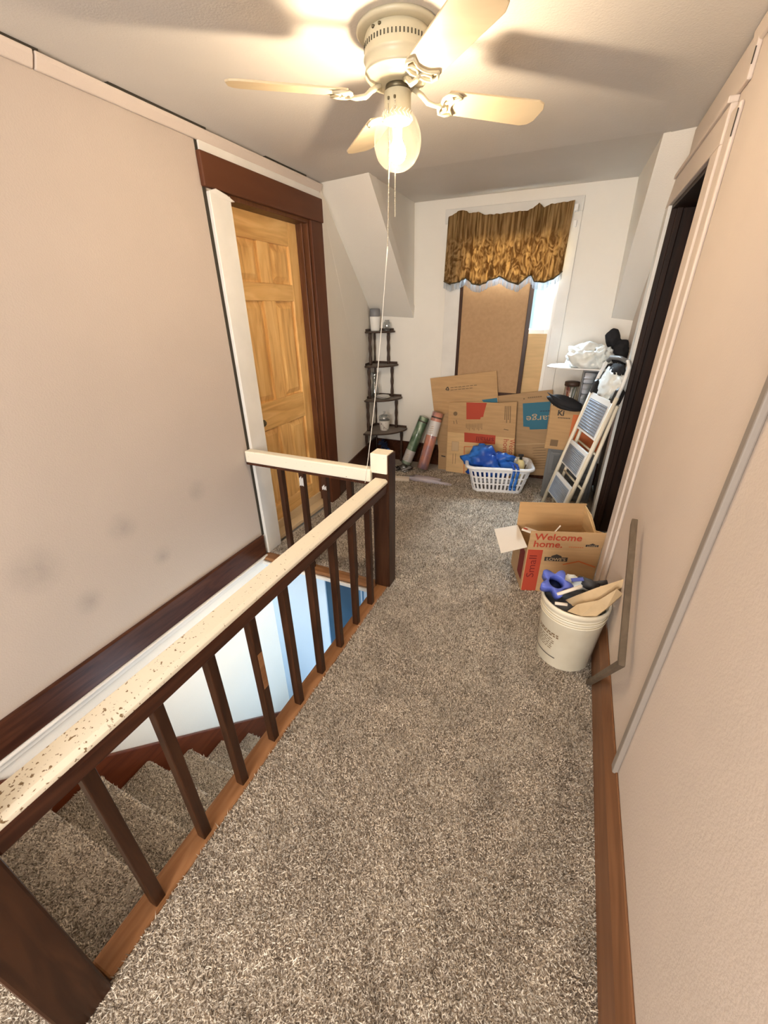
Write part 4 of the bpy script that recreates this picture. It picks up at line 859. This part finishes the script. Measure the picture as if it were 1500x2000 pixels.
m = MB(); m.obox(bq(-.0012,.03,.06), -cx*.0008, cy*.10, UZ*.20); m.build('side_print', 'print_darkred', lp)
m = MB(); m.obox(bq(.005,.20,CH-.02)+UZ*.03, cx*.11-cy*.115+UZ*.012, cx*.03+cy*.03, UZ*.012+cx*.002)
wk = m.build('paper_sleeve', 'pale_card', loc=bq(.03,.1,CH), bevel=.002); tag(wk, 'pale paper sleeve with red marks lying on the open carton corner', 'paper')
m = MB(); m.obox(bq(.012,.198,CH+.024), cx*.02-cy*.02+UZ*.0025, cx*.012+cy*.012, UZ*.0006); o2 = m.build('red_marks', 'print_red', wk)
m = MB(); m.obox(bq(.10,.03,CH+.02), cx*.09+cy*.05+UZ*.09, cy*.012, UZ*.003); tag(m.build('paper_strip', 'pale_card', loc=bq(.1,.03,CH)), 'thin pale paper strip sticking out of the open carton', 'paper')

# ================================================================== bucket and contents
BC = Vector((.198, 1.705, 0))
bu = root('bucket', 'white plastic five-gallon bucket full of scraps by the right wall', 'bucket', BC)
pf = [(0,.0),(.122,0),(.127,.006),(.146,.275),(.150,.279),(.150,.284),(.147,.287),(.148,.303),(.153,.306),(.153,.311),(.149,.314),(.150,.332),(.156,.335),(.156,.352),(.153,.358),(.147,.358),(.143,.35),(.120,.012),(0,.012)]
pf = [(r*.955, z) for r, z in pf]; m = MB(); m.lathe(pf, 48, BC); m.build('shell', 'bucket_plastic', bu)
m = MB(); m.lathe([(.1478,.287),(.1488,.303)], 48, BC); 
m = MB()
for z, dr_ in ((.2865, .141), (.3135, .143)):
    m.tube([BC+Vector((dr_*math.cos(t*.1), dr_*math.sin(t*.1), z)) for t in range(63)], .0014, 4, closed=True)
m.build('grime_rings', 'bucket_dirt', bu)
def bprint(rows, name, mt):
    m = MB()
    for (a0, a1, z, h) in rows:
        n_ = max(2, int((a1-a0)/4)+1)
        for i in range(n_-1):
            b0, b1 = math.radians(a0+(a1-a0)*i/(n_-1)), math.radians(a0+(a1-a0)*(i+1)/(n_-1)); R0 = lambda z: (.1275+.0188*(z-.006)/.269)*.955+.0008
            m.add([BC+Vector((R0(z)*math.cos(b0),R0(z)*math.sin(b0),z)), BC+Vector((R0(z)*math.cos(b1),R0(z)*math.sin(b1),z)), BC+Vector((R0(z+h)*math.cos(b1),R0(z+h)*math.sin(b1),z+h)), BC+Vector((R0(z+h)*math.cos(b0),R0(z+h)*math.sin(b0),z+h))], [(0,1,2,3)])
    return m.build(name, mt, bu)
rows = []
for j, z in enumerate((.200, .188, .170, .158, .146, .134, .122, .110)):
    a = -160; 
    while a < -118+(j < 2)*6:
        w = random.uniform(3, 8); rows.append((a, a+w, z, .008 if j < 2 else .0045)); a += w+2.2
bprint(rows, 'fine_print', 'print_grey'); bprint([(-172,-108,.062,.005)], 'dark_stripe', 'print_black'); bprint([(-188,-172,.14,.05)], 'emblem', 'print_grey')
BZ = BC+Vector((0,0,.0))
# five-lobed blue plastic knob ring
kb = Vector((.100, 1.695, .405)); kn_ = root('blue_star_ring', 'blue plastic lobed ring lying on top of the bucket', 'plastic ring', kb)
Rk = Matrix.Rotation(math.radians(22), 3, 'X') @ Matrix.Rotation(math.radians(10), 3, 'Y')
n_ = 80; m = MB(); vs_ = []
for (z, k_) in ((-.022,.92),(.016,1.0),(.022,.96)):
    for i in range(n_):
        t = 2*math.pi*i/n_; r = (.060+.017*math.cos(5*t))*k_; vs_.append(kb+Rk@Vector((r*math.cos(t), r*math.sin(t), z)))
for (z, r) in ((.022,.036),(.018,.033),(-.022,.031)):
    for i in range(n_):
        t = 2*math.pi*i/n_; vs_.append(kb+Rk@Vector((r*math.cos(t), r*math.sin(t), z)))
fs_ = []
for j in range(6):
    for i in range(n_): fs_.append((j*n_+i, j*n_+(i+1) % n_, ((j+1) % 6)*n_+(i+1) % n_, ((j+1) % 6)*n_+i))
m.add(vs_, fs_, True); m.build('lobed_ring', 'blue_plastic', kn_)
m = MB(); m.lathe([(0,-.021),(.032,-.021),(.033,-.018),(0,-.018)], 24, (0,0,0)); m.v = [kb+Rk@p for p in m.v]; m.build('socket', 'navy', kn_)
blob_ = tag(blob('wrapper_scrap', 'plastic_bag', (.185,1.79,.375), (.055,.035,.028), .5, 2.2, 3, sub=3), 'crumpled white and blue wrapper behind the blue ring in the bucket', 'wrapper')
m = MB(); m.obox((.17,1.752,.398), (.05,.012,.012), (-.006,.016,.006), (0,0,.002)); m.build('blue_print', 'blue_plastic', blob_)
tl = root('grey_hose_end', 'dark grey tool nozzle lying in the bucket', 'tool', (.255,1.775,.36))
m = MB(); m.tube([(.20,1.80,.385),(.245,1.775,.39),(.275,1.755,.392)], [.022,.026,.022], 14); m.build('barrel', 'dark_grey', tl)
m = MB(); m.tube([(.276,1.754,.392),(.279,1.752,.392)], .015, 14); m.build('bore', 'black', tl)
m = MB(); m.tube([(.27,1.79,.39),(.32,1.80,.405)], .012, 10); m.build('grip', 'dark_grey', tl)
tag(blob('dark_scrap', 'dark_grey', (.192,1.705,.325), (.112,.112,.028), .35, 3, 8, sub=3), 'dark crumpled rubbish filling the bucket', 'rubbish')
m = MB(); P = [ay(1085,1180,1.66), ay(1128,1162,1.66), ay(1165,1148,1.67), ay(1218,1131,1.68), ay(1221,1142,1.67), ay(1195,1160,1.65), ay(1180,1172,1.63), ay(1150,1180,1.62), ay(1098,1186,1.64)]
m.prism([tuple(q) for q in P], (.01,.012,-.02)); tag(m.build('torn_cardboard', 'torn_card', loc=P[0]), 'torn brown cardboard slab sticking out of the bucket towards the wall', 'cardboard', 'torn cardboard in the bucket')
P = [ay(1128,1180,1.60), ay(1170,1172,1.60), ay(1205,1150,1.62), ay(1217,1160,1.63), ay(1185,1188,1.59), ay(1165,1203,1.565), ay(1135,1203,1.562), ay(1108,1194,1.575)]
m = MB(); m.prism([tuple(q) for q in P], (.004,.02,-.02)); tag(m.build('torn_cardboard', 'torn_card', loc=P[0]), 'folded lower piece of torn cardboard over the bucket rim', 'cardboard', 'torn cardboard in the bucket')
m = MB(); m.tube([ay(1088,1161,1.63), ay(1136,1145,1.67)], .0085, 6); tag(m.build('foam_strip', 'pale_card', loc=ay(1088,1161,1.63)), 'pale straight strip lying along the torn cardboard in the bucket', 'strip', 'pale strips in the bucket')
m = MB(); m.tube([ay(1084,1178,1.59), ay(1108,1181,1.60)], .0075, 6); tag(m.build('foam_strip', 'pale_card', loc=ay(1084,1178,1.59)), 'short pale torn strip at the bucket rim', 'strip', 'pale strips in the bucket')

# ================================================================== picture frame standing on its corner against the right wall
xf = XR-.026
C0 = Vector((xf, 1.542, .003)); C1 = ax(1222, 1303, xf); C2 = ax(1232, 1038, xf)
eu = (C1-C0); ew = (C2-C1); ew = ew-eu*(ew.dot(eu)/eu.dot(eu)); C2 = C1+ew; C3 = C0+ew
fm = root('frame_corner', 'L-shaped grey-brown wooden frame piece leaning on the right wall', 'frame', C0)
e1, e2 = eu.normalized(), ew.normalized(); fw = .019; TX = Vector((-.022,0,0)); OX = Vector((-.001,0,0))
m = MB(); m.prism([C0+OX, C1+OX, C1-e1*fw*.0+e2*fw*.0+OX+e2*fw*1.0-e1*fw, C0+e2*fw+OX], TX*.95); m.build('lower_bar', 'grey_wood', fm, bevel=.002)
m = MB(); m.prism([C1+OX+e2*.0005, C2+OX, C2-e2*fw-e1*fw+OX, C1+e2*fw-e1*fw+OX+e2*.0005], TX*.95); m.build('upright_bar', 'grey_wood', fm, bevel=.002)

# ================================================================== storage stack in the far right corner
def bxo(name, x0, x1, y0, y1, z0, z1, mt, parent=None, bevel=.004, loc=None): m = MB(); m.box(x0,x1,y0,y1,z0,z1); return m.build(name, mt, parent, bevel=bevel, loc=loc)
gx0, gx1, gy0, gy1, gz = -.072, .325, 3.62, 3.97, .462
gu = root('drawer_unit', 'dark grey plastic drawer unit on the carpet behind the ladder', 'drawers', ((gx0+gx1)/2, (gy0+gy1)/2, 0))
bxo('case', gx0, gx1, gy0+.01, gy1, 0, gz, 'drawer_grey', gu)
for za, zb in ((.03,.225),(.24,.44)):
    d_ = bxo('drawer', gx0+.02, gx1-.02, gy0, gy0+.012, za, zb, 'drawer_grey', gu)
    bxo('inset', gx0+.055, gx1-.055, gy0-.001, gy0+.002, za+.03, zb-.035, 'drawer_panel', d_); bxo('lip', gx0+.04, gx1-.04, gy0-.012, gy0, zb-.025, zb-.005, 'drawer_grey', d_)
t_ = ay(1066, 857, 3.60); zt = ay(1080, 792, 3.60).z
bd = root('carton', 'battered brown carton with orange print on the grey drawers', 'box', (.1, 3.75, gz))
x0_, x1_ = t_.x, .31
bxo('body', x0_, x1_, 3.60, 3.93, gz+.001, zt, 'cardboard', bd, .006)
m = MB(); m.box(x0_+.175, x1_-.004, 3.5985, 3.5995, gz+.02, zt-.06); m.build('orange_print', 'print_orange', bd)
m = MB(); m.box(x0_+.04, x0_+.10, 3.5985, 3.5995, gz+.03, gz+.085); m.build('handling_mark', 'print_grey', bd)
text_mb('Ki', .06, Vector((x0_+.055,3.5992,zt-.075)), (1,0,0), (0,0,1), .002, 'LEFT').build('lettering', 'print_black', bd)
m = MB()
for i in range(8): m.box(x0_+.065+i*.012, x0_+.073+i*.012, 3.5985, 3.5995, zt-.098, zt-.090)
m.build('fine_print', 'print_black', bd)
# black pouch on the carton
pc = ay(1103, 784, 3.56); po = root('black_pouch', 'black zipped pouch lying on the carton edge', 'pouch', (pc.x, pc.y, zt))
Rp = Matrix.Rotation(math.radians(16), 3, 'Y')
blob('body', 'black_cloth', (pc.x+.005, 3.60, zt+.026), (.138,.078,.050), .14, 1.4, 6, po, 3, rot=Rp)
m = MB(); m.prism([ay(1068,766,3.53), ay(1085,775,3.53), ay(1132,798,3.53), ay(1112,803,3.53), ay(1095,797,3.53)], (0,.02,0)); m.build('flap', 'black_cloth', po, bevel=.006)
# clear drawer tower, pencil jar
zs_ = ay(1135, 722, 3.66).z
ct = root('clear_drawers', 'small clear plastic drawer tower standing on the brown carton', 'drawers', (.17, 3.78, zt))
tx0, tx1 = ay(1133, 760, 3.66).x, .315
for (a, b, c_, d_, e_, f_) in ((tx0,tx1,3.66,3.9,zt+.001,zt+.012),(tx0,tx1,3.66,3.9,zs_-.016,zs_-.004),(tx0,tx0+.01,3.66,3.9,zt+.012,zs_-.016),(tx1-.01,tx1,3.66,3.9,zt+.012,zs_-.016),(tx0+.01,tx1-.01,3.89,3.9,zt+.012,zs_-.016)): bxo('case_side', a, b, c_, d_, e_, f_, 'drawer_grey', ct, .002)
h3 = (zs_-zt-.03)/3
for k in range(3):
    d_ = bxo('drawer', tx0+.012, tx1-.012, 3.655, 3.88, zt+.014+h3*k, zt+.010+h3*(k+1), 'clear_plastic', ct, .003); bxo('handle', tx0+.07, tx1-.07, 3.645, 3.655, zt+.014+h3*(k+.5), zt+.026+h3*(k+.5), 'clear_plastic', d_, .002)
jp = ay(1114, 770, 3.74); jx = jp.x
pj = root('pencil_jar', 'clear jar of coloured pencils with dark rim on the brown carton', 'jar', (jx, 3.74, zt))
m = MB(); m.lathe([(0,.002),(.052,.002),(.054,.02),(.054,.15)], 20, (jx,3.74,zt)); m.build('jar', 'clear_glass', pj)
m = MB(); m.lathe([(.050,.14),(.058,.142),(.058,.172),(.050,.175)], 20, (jx,3.74,zt)); m.build('rim', 'rack_wood', pj)
for k in range(9):
    a = k*2.4; m = MB(); m.tube([(jx+.02*math.cos(a),3.74+.02*math.sin(a),zt+.006),(jx+.036*math.cos(a),3.74+.036*math.sin(a),zt+.13)], .006, 6); m.build('pencil', ('mat_green','print_red','label_white')[k % 3], pj)
# white board on top with bags
bt = ay(1068, 715, 3.72); m = MB(); m.prism([(bt.x,3.74,zs_),(bt.x+.03,3.69,zs_),(bt.x+.09,3.655,zs_),(.325,3.60,zs_),(.325,3.98,zs_),(bt.x+.09,3.95,zs_),(bt.x+.02,3.86,zs_)], (0,0,.011))
tag(m.build('shelf_board', 'plain_white', loc=(.05,3.8,zs_), bevel=.003), 'thin white rounded board laid across the clear drawers', 'board')
zb2 = zs_+.012
c_ = ay(1146, 690, 3.74); wb = tag(blob('plastic_bag', 'plastic_bag', (c_.x, 3.74, zb2+.065), (.125,.09,.095), .5, 1.6, 11, sub=4, flat=zb2), 'stuffed white plastic bag on the thin board', 'bag', 'white plastic bags on the board')
c_ = ay(1172, 690, 3.70); tag(blob('plastic_bag', 'plastic_bag', (c_.x+.01, 3.70, zb2+.07), (.065,.06,.075), .6, 2.1, 15, sub=4, flat=zb2), 'knotted white plastic bag beside the black jacket', 'bag', 'white plastic bags on the board')
c_ = ay(1208, 690, 3.78); jk = root('black_jacket', 'black jacket heaped on the thin board in the far right corner', 'jacket', (c_.x, 3.78, zb2))
blob('body', 'black_cloth', (c_.x-.012, 3.80, zb2+.085), (.085,.085,.105), .28, 1.4, 21, jk, 4, flat=zb2)
c2 = ay(1197, 658, 3.80); blob('hood', 'black_cloth', (c2.x, 3.80, c2.z-.01), (.048,.05,.062), .28, 1.4, 23, jk, 3)
m = MB(); m.prism([(c_.x-.11,3.69,zb2),(c_.x-.02,3.66,zb2),(c_.x-.02,3.70,zb2),(c_.x-.11,3.74,zb2)], (0,0,.04)); tag(m.build('dark_case', 'black_cloth', loc=(c_.x-.07,3.7,zb2), bevel=.006), 'flat dark case under the white plastic bags', 'case')
# ================================================================== folded step ladder leaning on the right wall
LL = lambda u, v: ay(u, v, 3.42); RR = lambda u, v: ay(u, v, 3.04)
def line_at(P, Q, z): t = (z-P.z)/(Q.z-P.z); return P.lerp(Q, t)
l0, l1 = LL(1063, 973), LL(1165, 745); r0, r1 = RR(1113, 976), RR(1206, 793)
Lf, Lt = line_at(l0, l1, .012), line_at(l0, l1, 1.08); Rf, Rt = line_at(r0, r1, .012), line_at(r0, r1, 1.08)
Rt.x = min(Rt.x, XR-.045)
ld = root('step_ladder', 'folded cream three-step ladder with grey ribbed treads against the right wall', 'ladder', (.05, 3.2, 0))
wv = (Rf-Lf); uv = ((Lt-Lf)+(Rt-Rf)).normalized(); nv = wv.cross(uv).normalized()
if nv.x > 0: nv = -nv                                   # towards the room
def lpt(s, z, off=0.0): return line_at(Lf, Lt, z).lerp(line_at(Rf, Rt, z), s)+nv*off
for s in (0, 1):
    m = MB(); m.tube([lpt(s, .012), lpt(s, .5), lpt(s, 1.02)], .015, 10); m.build('front_rail', 'ladder_cream', ld)
    m = MB(); m.tube([lpt(s, .012, -.088), lpt(s, .5, -.056), lpt(s, .97, -.026)], .013, 10); m.build('rear_leg', 'ladder_cream', ld)
    m = MB(); m.tube([lpt(s, .0), lpt(s, .03)], .016, 10); m.build('foot', 'black', ld)
    b_ = lpt(s, 1.03); m = MB(); m.prism([b_-uv*.05+nv*.018, b_+uv*.03+nv*.018, b_+uv*.055+nv*.0, b_+uv*.03-nv*.04, b_-uv*.05-nv*.04, b_-uv*.065-nv*.01], wv.normalized()*(.03 if s == 0 else -.03)); m.build('hinge_block', 'black', ld, bevel=.005)
m = MB(); H1 = 1.235
loop = [lpt(0, 1.02), lpt(0, 1.10), lpt(.06, 1.19), lpt(.16, 1.232), lpt(.5, H1+.005), lpt(.84, 1.232), lpt(.95, 1.20), lpt(1, 1.10), lpt(1, 1.02)]
m.tube(loop, .0125, 10); lp_ = m.build('top_handle', 'ladder_white', ld)
m = MB(); m.tube([lpt(.10, 1.205), lpt(.16, 1.232), lpt(.5, H1+.005), lpt(.80, 1.232)], .0145, 10); m.build('grip', 'drawer_grey', lp_)
for (za, zb) in ((.715,.985),(.43,.62),(.16,.345)):
    sA, sB = .06, .94
    a, b, c_, d_ = lpt(sA, za, .008), lpt(sB, za, .008), lpt(sB, zb, .008), lpt(sA, zb, .008)
    m = MB(); m.prism([a, b, c_, d_], -nv*.018); tr = m.build('tread', 'ladder_white', ld, bevel=.003)
    i0, i1 = za+(zb-za)*.06, za+(zb-za)*.86
    m = MB(); m.prism([lpt(.11,i0,.0085), lpt(.89,i0,.0085), lpt(.89,i1,.0085), lpt(.11,i1,.0085)], nv*.0015); mt_ = m.build('rubber_pad', 'ladder_tread', tr)
    m = MB(); nr = 11
    for k in range(nr):
        z = i0+(i1-i0)*(k+.5)/nr; m.tube([lpt(.12, z, .0105), lpt(.88, z, .0105)], .0035, 5)
    m.build('ribs', 'ladder_tread', tr)
for z in (.62, .36):
    m = MB(); m.tube([lpt(0, z, -.056), lpt(1, z, -.056)], .008, 8); m.build('cross_bar', 'ladder_cream', ld)
# white carrier bag hanging inside the ladder top
hb = root('carrier_bag', 'white plastic carrier bag hanging from the ladder handle', 'bag', lpt(.5, .9, .03))
Rz = Matrix((wv.normalized(), nv, uv)).transposed()
blob('bag_body', 'plastic_bag', lpt(.48, 1.075, -.012), (.135,.026,.105), .45, 1.9, 31, hb, 4, rot=Rz)
blob('dark_contents', 'black_cloth', lpt(.52, 1.165, -.012), (.085,.024,.04), .4, 1.9, 33, hb, 3, rot=Rz)
